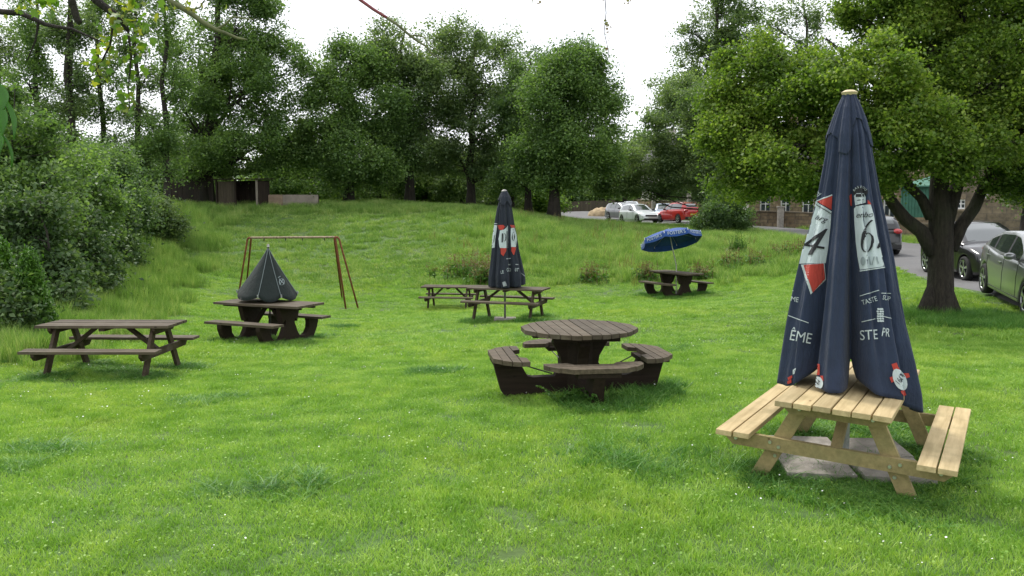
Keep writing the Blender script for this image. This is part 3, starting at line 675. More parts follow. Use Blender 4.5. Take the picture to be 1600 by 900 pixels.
# rank grass and nettles where the bank runs out into the lawn
r = np.random.default_rng(12); eg = []
for px, d, wd in [(40, 12.2, 1.0), (110, 14.2, 1.2), (150, 16.5, 1.3), (175, 19, 1.4), (205, 22, 1.5), (225, 26, 1.8), (255, 30, 2.0), (275, 35, 2.2), (300, 41, 2.2), (250, 38, 2.4)]:
    c = on(px, d); eg.append((c.x, c.y, wd, int(40 * wd), .8 + .03 * d)); eg.append((c.x - wd * .7, c.y + .4, wd, int(30 * wd), 1.1 + .045 * d))
def tufts(name, spots, label, coln=None, seed=0):
    r = np.random.default_rng(seed); P = []; S = []
    for x, y, rad, cnt, h in spots:
        a = r.uniform(0, 6.28, cnt); q = np.sqrt(r.uniform(0, 1, cnt)) * rad
        P.append(np.stack([x + np.cos(a) * q, y + np.sin(a) * q], 1)); S.append(np.full(cnt, h))
    P = np.concatenate(P); S = np.concatenate(S); z = gh(P[:, 0], P[:, 1])
    rot = np.zeros((len(P), 3)); rot[:, 2] = r.uniform(0, 6.28, len(P)); q = r.uniform(.7, 1.3, len(P))
    return scatter(name, np.stack([P[:, 0], P[:, 1], z], 1), rot, np.stack([q, q, S * r.uniform(.6, 1.2, len(P))], 1), coln or tall, label)
tufts('rank_grass', eg, 'rank grass and nettles along the foot of the bramble bank', seed=21)
# dark shrub below the overhanging tree and weed clumps in the meadow
shrub('roadside_bush', 1130, 44, [(1130, 335, 36, 22, 0), (1105, 345, 26, 14, 0), (1155, 342, 26, 15, 0), (1130, 315, 30, 18, .5)], 'dark bush under the tree beside the road edge', 'leaf_dark', 200, 14000, .13, .22, 120, None)
GW = 'weed clumps in the long grass'
def weeds(px, d, wpx, hpx, label, seed, mat='weed_red', n_=480):
    b0 = on(px, d); r = np.random.default_rng(seed); W_ = wpx * d / F_PX / 2; H = hpx * d / F_PX
    t = thing('weed_clump', label, 'weeds', b0, 0, GW); bm = B()
    stems = []
    for i in range(34):
        x, y = r.normal(0, W_ * .6), r.normal(0, W_ * .4); h = H * r.uniform(.45, 1.5)
        z0 = g(b0.x + x, b0.y + y) - b0.z
        tp = (x + r.normal(0, .08), y + r.normal(0, .08), z0 + h); tube(bm, [(x, y, z0 - .03), (x, y, z0 + h * .5), tp], [.012, .009, .004], 4); stems.append((x, y, z0, h))
    obj('stem', bm, M[mat], t)
    S_ = np.array(stems)[r.integers(0, 34, n_)]; f = r.uniform(.05, 1, n_) ** .8
    c = np.stack([S_[:, 0] + r.normal(0, .05 + .07 * (1 - f), n_), S_[:, 1] + r.normal(0, .08, n_), S_[:, 2] + f * S_[:, 3]], 1)
    hi = f > .55
    leaves('seed_foliage', c[hi], .06, M[mat], t, seed); leaves('foliage', c[~hi], .13, M['weed'], t, seed + 1)
weeds(725, 30, 80, 30, 'broad clump of dry reddish docks left of the navy parasol', 1, n_=1300)
weeds(752, 29, 40, 34, 'tall green and red weeds just behind the navy parasol', 2, n_=900)
weeds(925, 29, 34, 24, 'reddish dock stalks left of the blue parasol table', 3)
weeds(1008, 29, 26, 24, 'small dock clump behind the blue parasol', 4)
weeds(1095, 29, 30, 22, 'small dry dock clump right of the blue parasol pole', 5)
weeds(1165, 31, 70, 22, 'long dry brownish weeds on the right of the meadow', 6, n_=700)
weeds(1240, 33, 60, 20, 'dry grasses and docks by the road bend', 7, n_=700)
weeds(1150, 34, 24, 26, 'leafy green weed with broad leaves in the meadow', 8, 'weed')
weeds(200, 31, 60, 36, 'yellowish tall weeds at the foot of the bank', 9, 'weed', 1800)
weeds(262, 37, 50, 30, 'pale umbel weeds below the brown fence', 10, 'weed', 1200)
# ------------------------------------------------------------------ picnic tables
def bolts(bm, pts, axis):
    for p in pts:
        q = Vector(axis).to_track_quat('Z', 'Y').to_matrix().to_4x4()
        bmesh.ops.create_cone(bm, cap_ends=True, segments=10, radius1=.014, radius2=.011, depth=.012, matrix=Matrix.Translation(p) @ q)
def a_frame(label, loc, rz, L, w_, ht, hb, bo, bi, gl, planks, top_m, leg_m, group, bw=.10, leg_top=None, inset=.24, braces=True, seed=0, roll=0, sag=0.0, mid=False):
    t = thing('picnic_table', label, 'picnic table', loc, rz, group); t.rotation_euler = (roll, 0, rz); r = random.Random(seed)
    th = .038; pw = 2 * w_ / planks
    bm = B()
    for i in range(planks):
        y = -w_ + pw * (i + .5)
        box(bm, (r.uniform(-.006, .006), y, ht - th / 2 + r.uniform(-.002, .002)), (L, pw - .010, th), (r.uniform(-.006, .006), r.uniform(-.003, .003), r.uniform(-.002, .002)), .005)
    obj('tabletop', bm, M[top_m], t)
    for s in (-1, 1):
        bm = B(); sw = (bo - bi) / 2
        for j in range(2):
            y = s * (bi + sw * (j + .5))
            box(bm, (r.uniform(-.012, .012), y, hb - th / 2), (L, sw - .010, th), (r.uniform(-.01, .01), r.uniform(-.004, .004), 0), .005)
        obj('seat', bm, M[top_m], t)
    xl = L / 2 - inset; lt = leg_top or w_ * .58
    for sx in (-1, 1):
        for sy in (-1, 1):
            bm = B(); beam(bm, (sx * xl, sy * gl, -.06), (sx * xl, sy * lt, ht - th - .003), bw, .045, (1, 0, 0)); obj('leg', bm, M[leg_m], t)
        bm = B(); xs = sx * (xl + .047); zc = hb - th - .05
        prism(bm, [(-bo + .02, zc + .047), (-bo + .02, zc + .01), (-bo + .08, zc - .047), (bo - .08, zc - .047), (bo - .02, zc + .01), (bo - .02, zc + .047)], xs - .021, xs + .021, 'yz')
        obj('seat_bearer', bm, M[leg_m], t)
        bm = B(); zc = ht - th - .042
        prism(bm, [(-w_ + .02, zc + .040), (-w_ + .02, zc + .01), (-w_ + .07, zc - .04), (w_ - .07, zc - .04), (w_ - .02, zc + .01), (w_ - .02, zc + .040)], xs - .021, xs + .021, 'yz')
        obj('top_bearer', bm, M[leg_m], t)
        bm = B(); f = (hb - th - .05) / (ht - th); yl = gl + (lt - gl) * f
        BP = []; bolts_ = lambda _b, pts, ax: BP.extend(pts)
        bolts_(bm, [Vector((xs + sx * .024, s * (yl + q), hb - th - .05 + q * .4)) for s in (-1, 1) for q in (-.03, .03)] +
                  [Vector((xs + sx * .024, s * (bo - .1), hb - th - .05)) for s in (-1, 1)] + [Vector((xs + sx * .024, s * (lt + .02), ht - th - .04)) for s in (-1, 1)], (sx, 0, 0))
        bolts_(bm, [Vector((sx * (xl + .026), s * (yl - .0), hb - th - .04 - .1)) for s in (-1, 1)], (sx, 0, 0))
        bm.free()
        for p in (BP if leg_m == 'new_leg' and sx < 0 else []):
            bm = B(); bolts(bm, [p], (sx, 0, 0)); obj('bolt', bm, M['bolt'], t)
        if braces:
            bm = B(); beam(bm, (sx * L * .12, 0, ht - th - .02), (sx * (xl - .03), 0, hb - th - .06), .05, .07, (0, 1, 0)); obj('brace', bm, M[leg_m], t)
    bm = B(); box(bm, (0, 0, ht - th - .022), (.08, 2 * w_ * .9, .038), bev=.003); obj('centre_batten', bm, M[leg_m], t)
    return t
# near new table
NT_ = (2.51, 6.06); nz0 = g(*NT_); GT = 'weathered brown A-frame picnic tables'
near_table = a_frame('new pale timber picnic table with a tall closed navy parasol through it', (*NT_, nz0), R(90 - 31.0), 1.8, .365, .60 - nz0 + .01, .345 - nz0, .75, .515, .52, 6, 'new_wood', 'new_leg', None, bw=.105, roll=R(2.0), seed=1)
gz = g(-5.42, 11.35)
a_frame('long dark brown picnic table nearest the bramble bank, no parasol', (-5.50, 11.35, gz), R(-1.2), 1.80, .33, .33 - gz, .05 - gz, .74, .48, .56, 6, 'old_top', 'old_wood', GT, seed=2, roll=0)
gz = g(-.08, 18.98)
a_frame('weathered picnic table carrying the faded closed navy parasol', (-.08, 18.98, gz), R(-17.6), 1.8, .36, .09 - gz, -.18 - gz, .76, .50, .6, 5, 'old_top', 'old_wood', GT, seed=3)
gz = g(-2.0, 25.5)
a_frame('smallest weathered picnic table, empty, left of the faded navy parasol', (-1.86, 24.6, g(-1.86, 24.6)), R(-6), 1.6, .34, .66, .38, .66, .42, .5, 5, 'old_top', 'old_wood', GT, seed=4)

# round table
cR = Vector((.71, 8.72, 0)); cR.z = g(cR.x, cR.y)
rt = thing('round_picnic_table', 'round dark brown picnic table with four curved benches in the middle of the lawn', 'picnic table', cR, R(8))
HT, HS = .70, .43
def rough_round(bm, strips, z, th):
    for poly in strips:
        prism(bm, poly, z - th, z, 'xy')
bm = B(); Rt = .615; npk = 12; r = random.Random(4)
ang = [math.pi / 6 * i + math.pi / 12 for i in range(12)]
def chord(v):
    """half length of a 12-sided disc at offset v"""
    best = 1e9
    for a in ang:
        nx, ny = math.cos(a + math.pi / 12), math.sin(a + math.pi / 12)
        ap = Rt * math.cos(math.pi / 12)
        if ny > 1e-6: best = min(best, (ap - nx * v) / ny)
    return best
pw = 2 * Rt * .985 / npk
for i in range(npk):
    a, b = -Rt * .985 + pw * i + .005, -Rt * .985 + pw * (i + 1) - .005; dz = r.uniform(-.003, .003); m_ = (a + b) / 2
    ca, cm, cb = chord(a), chord(m_), chord(b)
    prism(bm, [(a, -ca), (m_, -cm), (b, -cb), (b, cb), (m_, cm), (a, ca)], HT - .045 + dz, HT + dz, 'xy')
obj('tabletop', bm, M['old_top'], rt)
bm = B()
for y in (-.34, 0, .34): box(bm, (0, y, HT - .075), (1.0 - abs(y) * .9, .09, .055), bev=.004)
obj('batten', bm, M['plastic_wood'], rt)
half = [(.0, HT - .10), (.27, HT - .10), (.29, HT - .16), (.21, .40), (.20, .33), (.27, .19), (.50, .185), (.56, .20), (.66, HS - .05), (.93, HS - .05), (.84, .05), (.76, -.06), (.0, -.08)]
for kk in range(2):
    bm = B(); poly = half + [(-x, z) for x, z in half[-2::-1]]
    poly = [p for i, p in enumerate(poly) if i == 0 or p != poly[i - 1]]
    prism(bm, poly[:-1] if poly[0] == poly[-1] else poly, -.055 - .001 * kk, .055 + .001 * kk, 'xz')
    o = obj('support', bm, M['plastic_wood'], rt); o.rotation_euler[2] = R(90 * kk)
bm = B(); box(bm, (0, 0, .24), (.27, .27, .66), (0, 0, R(45)), .01); obj('pedestal', bm, M['plastic_wood'], rt)
for q in range(4):
    bm = B(); sw = .088
    for j, (v, u0, u1) in enumerate([(.60, .20, .49), (.69, 0, .50), (.78, 0, .455), (.865, 0, .36)]):
        e = .07 * (j > 0)
        if u0: 
            for s in (-1, 1): prism(bm, [(v, s * (u0 + .05)), (v, s * u1), (v + sw - .008, s * (u1 + .01)), (v + sw - .008, s * u0)], HS - .045, HS, 'xy')
        else: prism(bm, [(v, -u1), (v + sw - .008, -u1 + .035 * j), (v + sw - .008, u1 - .035 * j), (v, u1)], HS - .045, HS, 'xy')
    o = obj('bench', bm, M['old_top'], rt); o.rotation_euler[2] = R(90 * q)
    bm = B(); box(bm, (.78, 0, HS - .07), (.30, .42, .045), bev=.003)
    o = obj('bench_bearer', bm, M['plastic_wood'], rt); o.rotation_euler[2] = R(90 * q)
    bm = B(); tube(bm, [(.70, .2, HS - .06), (.30, .06, .22)], .007, 6); o = obj('tie_rod', bm, M['rope'], rt); o.rotation_euler[2] = R(90 * q)

# tables on hourglass side frames
def slab_table(label, loc, rz, l, w_, lb, bc, ht, hb, seed, fr=.46, hole=True):
    t = thing('picnic_table', label, 'picnic table', loc, rz, 'brown picnic tables on hourglass side frames'); r = random.Random(seed)
    n_ = 5; pw = 2 * w_ / n_; bm = B()
    for i in range(n_):
        prism(bm, [(-l + r.uniform(-.01, .01), -w_ + pw * i + .004), (l + r.uniform(-.01, .01), -w_ + pw * i + .004), (l, -w_ + pw * (i + 1) - .004), (-l, -w_ + pw * (i + 1) - .004)], ht - .042, ht + r.uniform(-.002, .002), 'xy')
    obj('tabletop', bm, M['old_top'], t)
    bm = B()
    for y in (-.2, .2): box(bm, (0, y, ht - .065), (2 * l - .16, .08, .045), bev=.003)
    obj('batten', bm, M['plastic_wood'], t)
    for s in (-1, 1):
        bm = B()
        for j in range(3):
            y0 = s * (bc - .15 + .10 * j)
            prism(bm, [(-lb, y0 + .003), (lb, y0 + .003), (lb, y0 + s * .10 - s * .004), (-lb, y0 + s * .10 - s * .004)], hb - .042, hb + r.uniform(-.002, .002), 'xy')
        obj('seat', bm, M['old_top'], t)
    for s in (-1, 1):
        prof = [(0, ht - .045), (.27, ht - .045), (.28, ht - .10), (.20, .52 * ht), (.13, .46), (.13, .36), (.20, .20), (.27, .10), (.40, .085), (.50, .13), (.56, .22), (.57, hb - .10), (.55, hb - .044),
                (bc + .14, hb - .044), (bc + .14, hb - .12), (bc + .10, .20), (bc + .02, .07), (bc - .08, -.06), (0, -.07)]
        poly = prof + [(-a, b) for a, b in prof[-2:0:-1]]
        bm = B(); prism(bm, poly, s * l * fr - .05, s * l * fr + .05, 'yz'); obj('side_frame', bm, M['plastic_wood'], t)
        bm = B(); beam(bm, (s * .06, 0, ht - .07), (s * (l * fr - .05), 0, .22), .07, .06, (0, 1, 0)); obj('brace', bm, M['plastic_wood'], t)
    return t
gz = g(-4.62, 15.7)
slab_table('brown picnic table under the dark green half folded parasol', (-4.62, 15.7, gz), R(-24), .98, .41, .80, .70, .74, .43, 3)
gz = g(5.17, 26.14)
slab_table('brown picnic table under the small open blue parasol', (5.17, 26.14, gz), R(-62), .92, .36, .76, .74, .74, .43, 4)

# ------------------------------------------------------------------ swing frame
M['rust'] = plain('rusty_red_steel', (.20, .065, .03), .75, .3, .45, 22)
M['bar'] = plain('rust_streaked_pale_bar', (.30, .22, .15), .7, .2, .5, 14)
M['chipped'] = plain('chipped_pale_paint', (.42, .40, .38), .6, .3, .35, 30)
def swing():
    a = at(392, 371.5, 25.2); b = at(523, 370.5, 24.6); base = Vector(((a.x + b.x) / 2, (a.y + b.y) / 2, g((a.x + b.x) / 2, (a.y + b.y) / 2)))
    t = thing('swing_frame', 'rusty red metal swing frame without swings behind the green parasol', 'swing frame', base)
    L = lambda v: Vector(v) - base
    bm = B(); tube(bm, [L(a), L(b)], .034, 12); obj('top_bar', bm, M['bar'], t)
    for top, ex, px, d in ((a, -.1, 371, 24.7), (a, .0, 384, 27.0), (b, .12, 561, 24.4), (b, .02, 541, 24.2), (b, -.01, 535, 26.6)):
        f = on(px, d); f.z -= .1; e = top + Vector((ex, 0, -.05))
        bm = B(); tube(bm, [L(top), L(e.lerp(top, .45) + Vector((ex * .2, 0, .02))), L(e + Vector((ex * .1, 0, -.02))), L(f)], [.03, .03, .028, .026], 9); obj('leg', bm, M['rust'], t, smooth=True)
    for q in (.16, .42, .62, .88):
        p = a.lerp(b, q); bm = B(); box(bm, L(p) + Vector((0, 0, -.06)), (.03, .03, .07), bev=.004); obj('hanger', bm, M['rope'], t)
swing()

# ------------------------------------------------------------------ closed parasols
def interp(v, tab):
    xs, ys = zip(*tab); return np.interp(v, xs, ys)
def closed_parasol(name, label, base, dpx, axis, sil, hem, valleys, cap_hem, mat, group, tilt=(0, 0), nlob=31, ripple=.034):
    """sil: rows (y, left x, right x) of the outline in picture pixels at distance dpx; axis: pole column as a function of y"""
    base = Vector(base); t = thing(name, label, 'parasol', base, 0, group)
    fv = Vector((-base.x, -base.y, 0)).normalized(); rv = Vector((-fv.y, fv.x, 0))
    if rv.x < 0: rv = -rv
    kx = dpx / F_PX * (base.y / math.hypot(base.x, base.y))
    zs = [at(axis(y), y, dpx).z - base.z for y, _, _ in sil]
    lw = [(axis(y) - l) * kx for y, l, _ in sil]; rw = [(r_ - axis(y)) * kx for y, _, r_ in sil]
    zs_, lw_, rw_ = zs[::-1], lw[::-1], rw[::-1]
    axx = [(axis(y) - 800) / F_PX * dpx - base.x for y, _, _ in sil][::-1]
    ztop = zs[0]
    NTH, NZ = 260, 70
    def surf(th, z, grow=0.0, dscale=1.0):
        wl, wr = np.interp(z, zs_, lw_), np.interp(z, zs_, rw_); s = np.sin(th)
        r_ = wl * (1 - s) / 2 + wr * (1 + s) / 2
        f = (ztop - z) / (ztop - zs_[0]); V = 0
        for a, wd, dp in valleys:
            d_ = (np.degrees(th) - (a + (4.5 if a > 0 else -6.0) * (f > 0) * np.clip(f, 0, 1) ** 3 * (abs(a) < 40)) + 180) % 360 - 180; V = V + dp * np.exp(-(d_ / wd) ** 2)
        amp = (.35 + .65 * f) * dscale
        r_ = r_ * (1 - np.minimum(V, .8) * amp) * (1 + ripple * dscale * np.sin(nlob * th + 2.5 * f) + ripple * .7 * dscale * np.sin(nlob * .61 * th + 1 - 3 * f)) + grow
        ax = np.interp(z, zs_, axx)
        return np.stack([ax + rv.x * r_ * s + fv.x * r_ * np.cos(th), rv.y * r_ * s + fv.y * r_ * np.cos(th), z], -1)
    def skin(nm, hemtab, z0, mt, grow, dscale, inner=True):
        th = np.linspace(-np.pi, np.pi, NTH, endpoint=False); tt_ = np.linspace(0, 1, NZ)
        hz = interp(np.degrees(th), hemtab)
        TH, TT = np.meshgrid(th, tt_); Z = z0 + (hz[None, :] - z0) * TT
        P = surf(TH, Z, grow, dscale)
        idx = np.arange(NTH * NZ).reshape(NZ, NTH); nx = np.roll(idx, -1, 1)
        F = np.stack([idx[:-1], idx[1:], nx[1:], nx[:-1]], -1).reshape(-1, 4)
        o = raw(nm, P.reshape(-1, 3), F, mt, t, smooth=True)
        sd_ = o.modifiers.new('thickness', 'SOLIDIFY'); sd_.thickness = .006; sd_.offset = -1
        return o, P.reshape(-1, 3), F
    can, P, F = skin('canopy', hem, ztop, mat, 0, 1.0)
    ctab = [(a, at(axis(y), y, dpx).z - base.z) for a, y in cap_hem]
    cap, P2, F2 = skin('vent_cap', ctab, ztop + .012, mat, .010 * dpx / 6, .8)
    bvh = BVHTree.FromPolygons([Vector(p) + base for p in np.concatenate([P, P2])], np.concatenate([F, F2 + len(P)]).tolist())
    ax0 = Vector((np.interp(ztop, zs_, axx), 0, ztop)); foot = Vector((0, 0, 0))
    bm = B(); tube(bm, [foot + Vector((0, 0, -.02)), ax0.lerp(foot, .5), ax0 + Vector((0, 0, .02))], .024 , 14); obj('pole', bm, M['steel'], t, smooth=True)
    return t, bvh, ax0
def font_mesh(txt, shear=0.0):
    cu = bpy.data.curves.new('txt', 'FONT'); cu.body = txt; cu.size = 1; cu.shear = shear; cu.align_x = 'CENTER'; cu.align_y = 'CENTER'; cu.resolution_u = 3
    o = bpy.data.objects.new('txt', cu); COL.objects.link(o); dg = bpy.context.evaluated_depsgraph_get()
    me = bpy.data.meshes.new_from_object(o.evaluated_get(dg)); bm = B(); bm.from_mesh(me)
    bpy.data.objects.remove(o); bpy.data.meshes.remove(me); bpy.data.curves.remove(cu); return bm
def poly_bm(polys):
    bm = B()
    for p in polys: bm.faces.new([bm.verts.new((x, y, 0)) for x, y in p])
    return bm
def decal(parent, bvh, bm, name, mat, lift, step, dmax=.12):
    """lay a flat shape (picture pixels) on the cloth it is printed on"""
    bmesh.ops.triangulate(bm, faces=bm.faces[:])
    for _ in range(9):
        es = [e for e in bm.edges if e.calc_length() > step]
        if not es: break
        bmesh.ops.subdivide_edges(bm, edges=es, cuts=1); bmesh.ops.triangulate(bm, faces=[f for f in bm.faces if len(f.verts) > 3])
    o0 = Vector((0, 0, CAM_Z)); bad = []
    for v in bm.verts:
        d = ray(v.co.x, v.co.y).normalized(); loc, nrm, fi, di = bvh.ray_cast(o0, d)
        if loc is None: bad.append(v); continue
        if nrm.dot(d) > 0: nrm = -nrm
        v.co = loc + nrm * lift * .5 - d * lift * .5 - parent.location
    bmesh.ops.delete(bm, geom=bad, context='VERTS')
    fs = [f for f in bm.faces if max(e.calc_length() for e in f.edges) > dmax]
    bmesh.ops.delete(bm, geom=fs, context='FACES')
    if not bm.faces: bm.free(); return None
    me = bpy.data.meshes.new(name); bm.to_mesh(me); bm.free(); me.materials.append(mat)
    o = bpy.data.objects.new(name, me); link(o, parent); return o
def text_decal(parent, bvh, txt, cx, cy, hgt, rot, mat, lift, step, shear=0, sx=1.0, name='lettering', dmax=.12):
    bm = font_mesh(txt, shear); c, s = math.cos(R(rot)), math.sin(R(rot))
    for v in bm.verts:
        x, y = v.co.x * hgt * 1.38 * sx, -v.co.y * hgt * 1.38; v.co = Vector((cx + x * c - y * s, cy + x * s + y * c, 0))
    return decal(parent, bvh, bm, name, mat, lift, step, dmax)
def ell(cx, cy, a, b, rot=0, n=18):
    c, s = math.cos(R(rot)), math.sin(R(rot))
    return [(cx + a * math.cos(q) * c - b * math.sin(q) * s, cy + a * math.cos(q) * s + b * math.sin(q) * c) for q in [2 * math.pi * i / n for i in range(n)]]
def strip(x0, y0, x1, y1, wd):
    d = math.hypot(x1 - x0, y1 - y0); nx, ny = -(y1 - y0) / d * wd / 2, (x1 - x0) / d * wd / 2
    return [(x0 + nx, y0 + ny), (x1 + nx, y1 + ny), (x1 - nx, y1 - ny), (x0 - nx, y0 - ny)]
pb = Vector((2.475, 6.06, 0)); pb.z = g(pb.x, pb.y) + .02
axisN = lambda y: 1318 + (y - 150) * 12 / 570
silN = [(151, 1309, 1327), (168, 1301, 1336), (187, 1294, 1344), (212, 1286, 1352), (245, 1283, 1359), (300, 1274, 1371), (350, 1264, 1384), (400, 1250, 1397), (450, 1240, 1408), (500, 1231, 1421), (550, 1224, 1438), (600, 1217, 1451), (640, 1216, 1456)]
zb = pb.z
hemN = [(a, z - zb) for a, z in [(-180, .82), (-120, .72), (-88, .62), (-60, .60), (-48, .635), (-38, .80), (-31, .80), (-27, .645), (-10, .625), (4, .635), (9, .72), (13, .84), (18, .70), (26, .63), (35, .61), (46, .595), (58, .53), (70, .475), (80, .50), (95, .60), (120, .72), (180, .82)]]
navy, bvN, topN = closed_parasol('closed_parasol', 'tall closed navy parasol with red and white panels on the new pale table', pb, 6.06, axisN, silN, hemN,
    [(-33, 9, .58), (9, 10, .72), (54, 6, .24), (-19, 4, .09), (30, 4, .13), (96, 12, .3), (-98, 12, .3), (140, 12, .35), (-145, 12, .35), (-8, 5, .07), (-58, 6, .10), (74, 5, .12)],
    [(-180, 215), (-100, 228), (-92, 232), (-70, 211), (-52, 208), (-38, 216), (-33, 217), (-28, 238), (-5, 243), (8, 236), (12, 202), (24, 186), (48, 190), (56, 204), (60, 226), (90, 232), (100, 226), (180, 215)], M['navy'], 'closed navy parasols')
bm = B(); bmesh.ops.create_cone(bm, cap_ends=True, segments=20, radius1=.045, radius2=.058, depth=.022, matrix=Matrix.Translation(topN + Vector((0, 0, .018))))
bmesh.ops.create_cone(bm, cap_ends=True, segments=20, radius1=.058, radius2=.030, depth=.016, matrix=Matrix.Translation(topN + Vector((0, 0, .0375))))
M['cream'] = plain('cream_painted_wood', (.55, .45, .26), .5); obj('finial', bm, M['cream'], navy)
Wt, Rd_, Bk = M['print_white'], M['print_red'], M['print_black']
st = 2.6
def dn(polys, nm, mt, lf): decal(navy, bvN, poly_bm(polys), nm, mt, lf, st, .16)
dn([[(1273, 316), (1299, 331), (1297, 360), (1293.5, 390), (1290, 411), (1249, 412), (1256, 380), (1264, 345)]], 'printed_panel', Wt, .004)
dn([[(1276.5, 314.5), (1300, 306), (1299, 328)]], 'printed_panel', Rd_, .008)
dn([strip(1273, 315.5, 1300, 304.5, 1.8), strip(1275, 315.8, 1299, 331.4, 1.6)], 'printed_line', Wt, .010)
dn([strip(1272, 317.5, 1298.5, 334.5, 1.0)], 'printed_line', Bk, .012)
dn([[(1251.5, 413.5), (1288, 411), (1290.5, 437), (1266.5, 460)]], 'printed_panel', Wt, .004)
dn([[(1255.5, 414), (1286.5, 411.5), (1289, 435.5), (1269.5, 457)]], 'printed_panel', Rd_, .008)
text_decal(navy, bvN, 'urg', 1282, 341, 9.5, 17, Bk, .012, 3, .45, 1.05)
dn([[(1256.5, 381.5), (1289, 357.5), (1293, 357.5), (1269, 398.5), (1262.5, 398), (1279, 371), (1262, 382.5)], strip(1257, 382.5, 1287.5, 387.5, 3.4)], 'numeral', Bk, .012)
text_decal(navy, bvN, 'by', 1279, 302, 7, 20, Wt, .008, 3, .4, .8)
dn([[(1334.5, 326), (1338, 322), (1360, 319), (1365.5, 336), (1371, 369), (1382, 416), (1344, 421.5), (1340, 400), (1337.5, 378), (1335.5, 350)]], 'printed_panel', Wt, .004)
dn([strip(1343.5, 423.5, 1383, 417.5, 1.6)], 'printed_line', Wt, .004)
dn([ell(1344.5, 299.5, 11.5, 8.5)], 'emblem', Bk, .006)
dn([[(1335, 306), (1339, 302), (1350, 302), (1353, 308), (1353, 318), (1337, 321)]], 'emblem', Wt, .008)
dn([[(1338, 303), (1350, 303), (1351, 307.5), (1338, 308)], strip(1340, 313, 1350, 312, 1.2), strip(1339, 320.8, 1353, 317.4, 1.2)], 'emblem', Bk, .0095)
for i, ch in enumerate('RASBOU'):
    a = -68 + i * 25; text_decal(navy, bvN, ch, 1344.5 + 9.6 * math.sin(R(a)), 300.5 - 8.2 * math.cos(R(a)), 3.6, a * .7, Wt, .009, 3)
dn([[(1326, 306), (1331.5, 303), (1332, 322), (1328, 321)], [(1356, 312), (1361, 320), (1356, 318.5)]], 'printed_panel', Rd_, .008)
text_decal(navy, bvN, 'enbo', 1350, 336, 9, -2, Bk, .012, 3, .45, 1.0)
def ring(cx, cy, a, b, wd, sh, a0=0, a1=360, n=26, base=0):
    P = []
    for i in range(n):
        q0, q1 = R(a0 + (a1 - a0) * i / n), R(a0 + (a1 - a0) * (i + 1) / n)
        f = lambda q, k_: (cx + (a - k_) * math.cos(q) - sh * math.sin(q) * b, cy + (b - k_ * .6) * math.sin(q))
        w0 = wd * (.55 + .45 * abs(math.cos(q0))); P.append([f(q0, 0), f(q1, 0), f(q1, w0), f(q0, w0)])
    return P
dn(ring(1355.5, 379, 9.5, 15.5, 3.6, .10), 'numeral', Bk, .012)
dn([[(1346, 378), (1347.5, 366), (1352, 354), (1361, 343.5), (1363, 344.5), (1355.5, 354), (1351.5, 366), (1349.8, 378)]], 'numeral', Bk, .0125)
dn([[(1369, 388), (1374, 378), (1375, 386), (1372.5, 388.5)]], 'numeral', Bk, .012)
M['print_grey'] = fabric('grey_print', (.26, .31, .32), .05)
dn([ell(1349, 408, 3.6, 7), strip(1358, 401, 1361, 414, 2), strip(1363, 414, 1366, 401, 1.6), strip(1369, 401, 1372, 412, 2)], 'emblem', M['print_grey'], .009)
text_decal(navy, bvN, 'ME', 1242, 468, 8, 10, Wt, .007, 3, 0, .9)
dn([strip(1232, 493, 1263, 504.5, 1.2), strip(1240, 454.5, 1234, 453, 1)], 'printed_line', Wt, .007)
text_decal(navy, bvN, '\u00caME', 1251, 527, 17, 11, Wt, .007, 3, 0, .83)
dn([strip(1344, 462.5, 1373, 453.5, 1.1), strip(1377, 458, 1392, 458.5, 1.1), strip(1347, 503, 1368, 498, 1.1), strip(1379, 494, 1393, 497.5, 1.1)], 'printed_line', Wt, .007)
text_decal(navy, bvN, 'TASTE', 1359, 470, 8, -17, Wt, .007, 3, 0, .78)
text_decal(navy, bvN, 'SUP', 1385, 466, 7.5, 14, Wt, .007, 3, 0, .7)
r = random.Random(2)
dn([ell(1375.5 + (i % 3 - 1) * 3.4 + r.uniform(-.6, .6), 483 + (i // 3) * 3.7, 1.9, 1.5, 30) for i in range(18)], 'emblem', Wt, .007)
text_decal(navy, bvN, 'STE', 1358, 524, 16, -4, Wt, .007, 3, 0, .82)
text_decal(navy, bvN, 'PR', 1384, 520, 14, 6, Wt, .007, 3, 0, .62)
def badge(cx, cy, a, b, rot, arms, txt, th_):
    dn(arms, 'emblem', Rd_, .008)
    dn([ell(cx, cy, a, b, rot)], 'emblem', Wt, .011)
    text_decal(navy, bvN, txt, cx, cy, th_, rot - 35, Bk, .014, 2.5, .3, .7)
badge(1406, 593, 9.5, 18, -24, [[(1393, 569), (1401, 566.5), (1406, 580), (1398, 583)], [(1409, 583), (1419.5, 583), (1421.5, 589), (1412, 592)], [(1389.5, 590), (1399, 586), (1401, 594), (1393, 598)], [(1407, 611), (1413, 609), (1416, 617), (1411.5, 619)]], '1664', 9)
badge(1279, 598, 8, 10, -20, [[(1276, 568), (1281, 569), (1281, 586), (1277, 586)], [(1282, 587), (1287, 587), (1287.5, 595), (1283, 595)], [(1266, 602), (1272, 600), (1274, 608), (1268, 608)]], '64', 7)
dn([[(1231, 590), (1238, 586), (1238.5, 590), (1232, 594)], [(1230.5, 596), (1236.5, 592), (1237, 598), (1231, 600)]], 'emblem', Rd_, .008)
dn([[(1239, 578), (1243.5, 575), (1242, 584), (1239, 585)]], 'emblem', Wt, .0065)
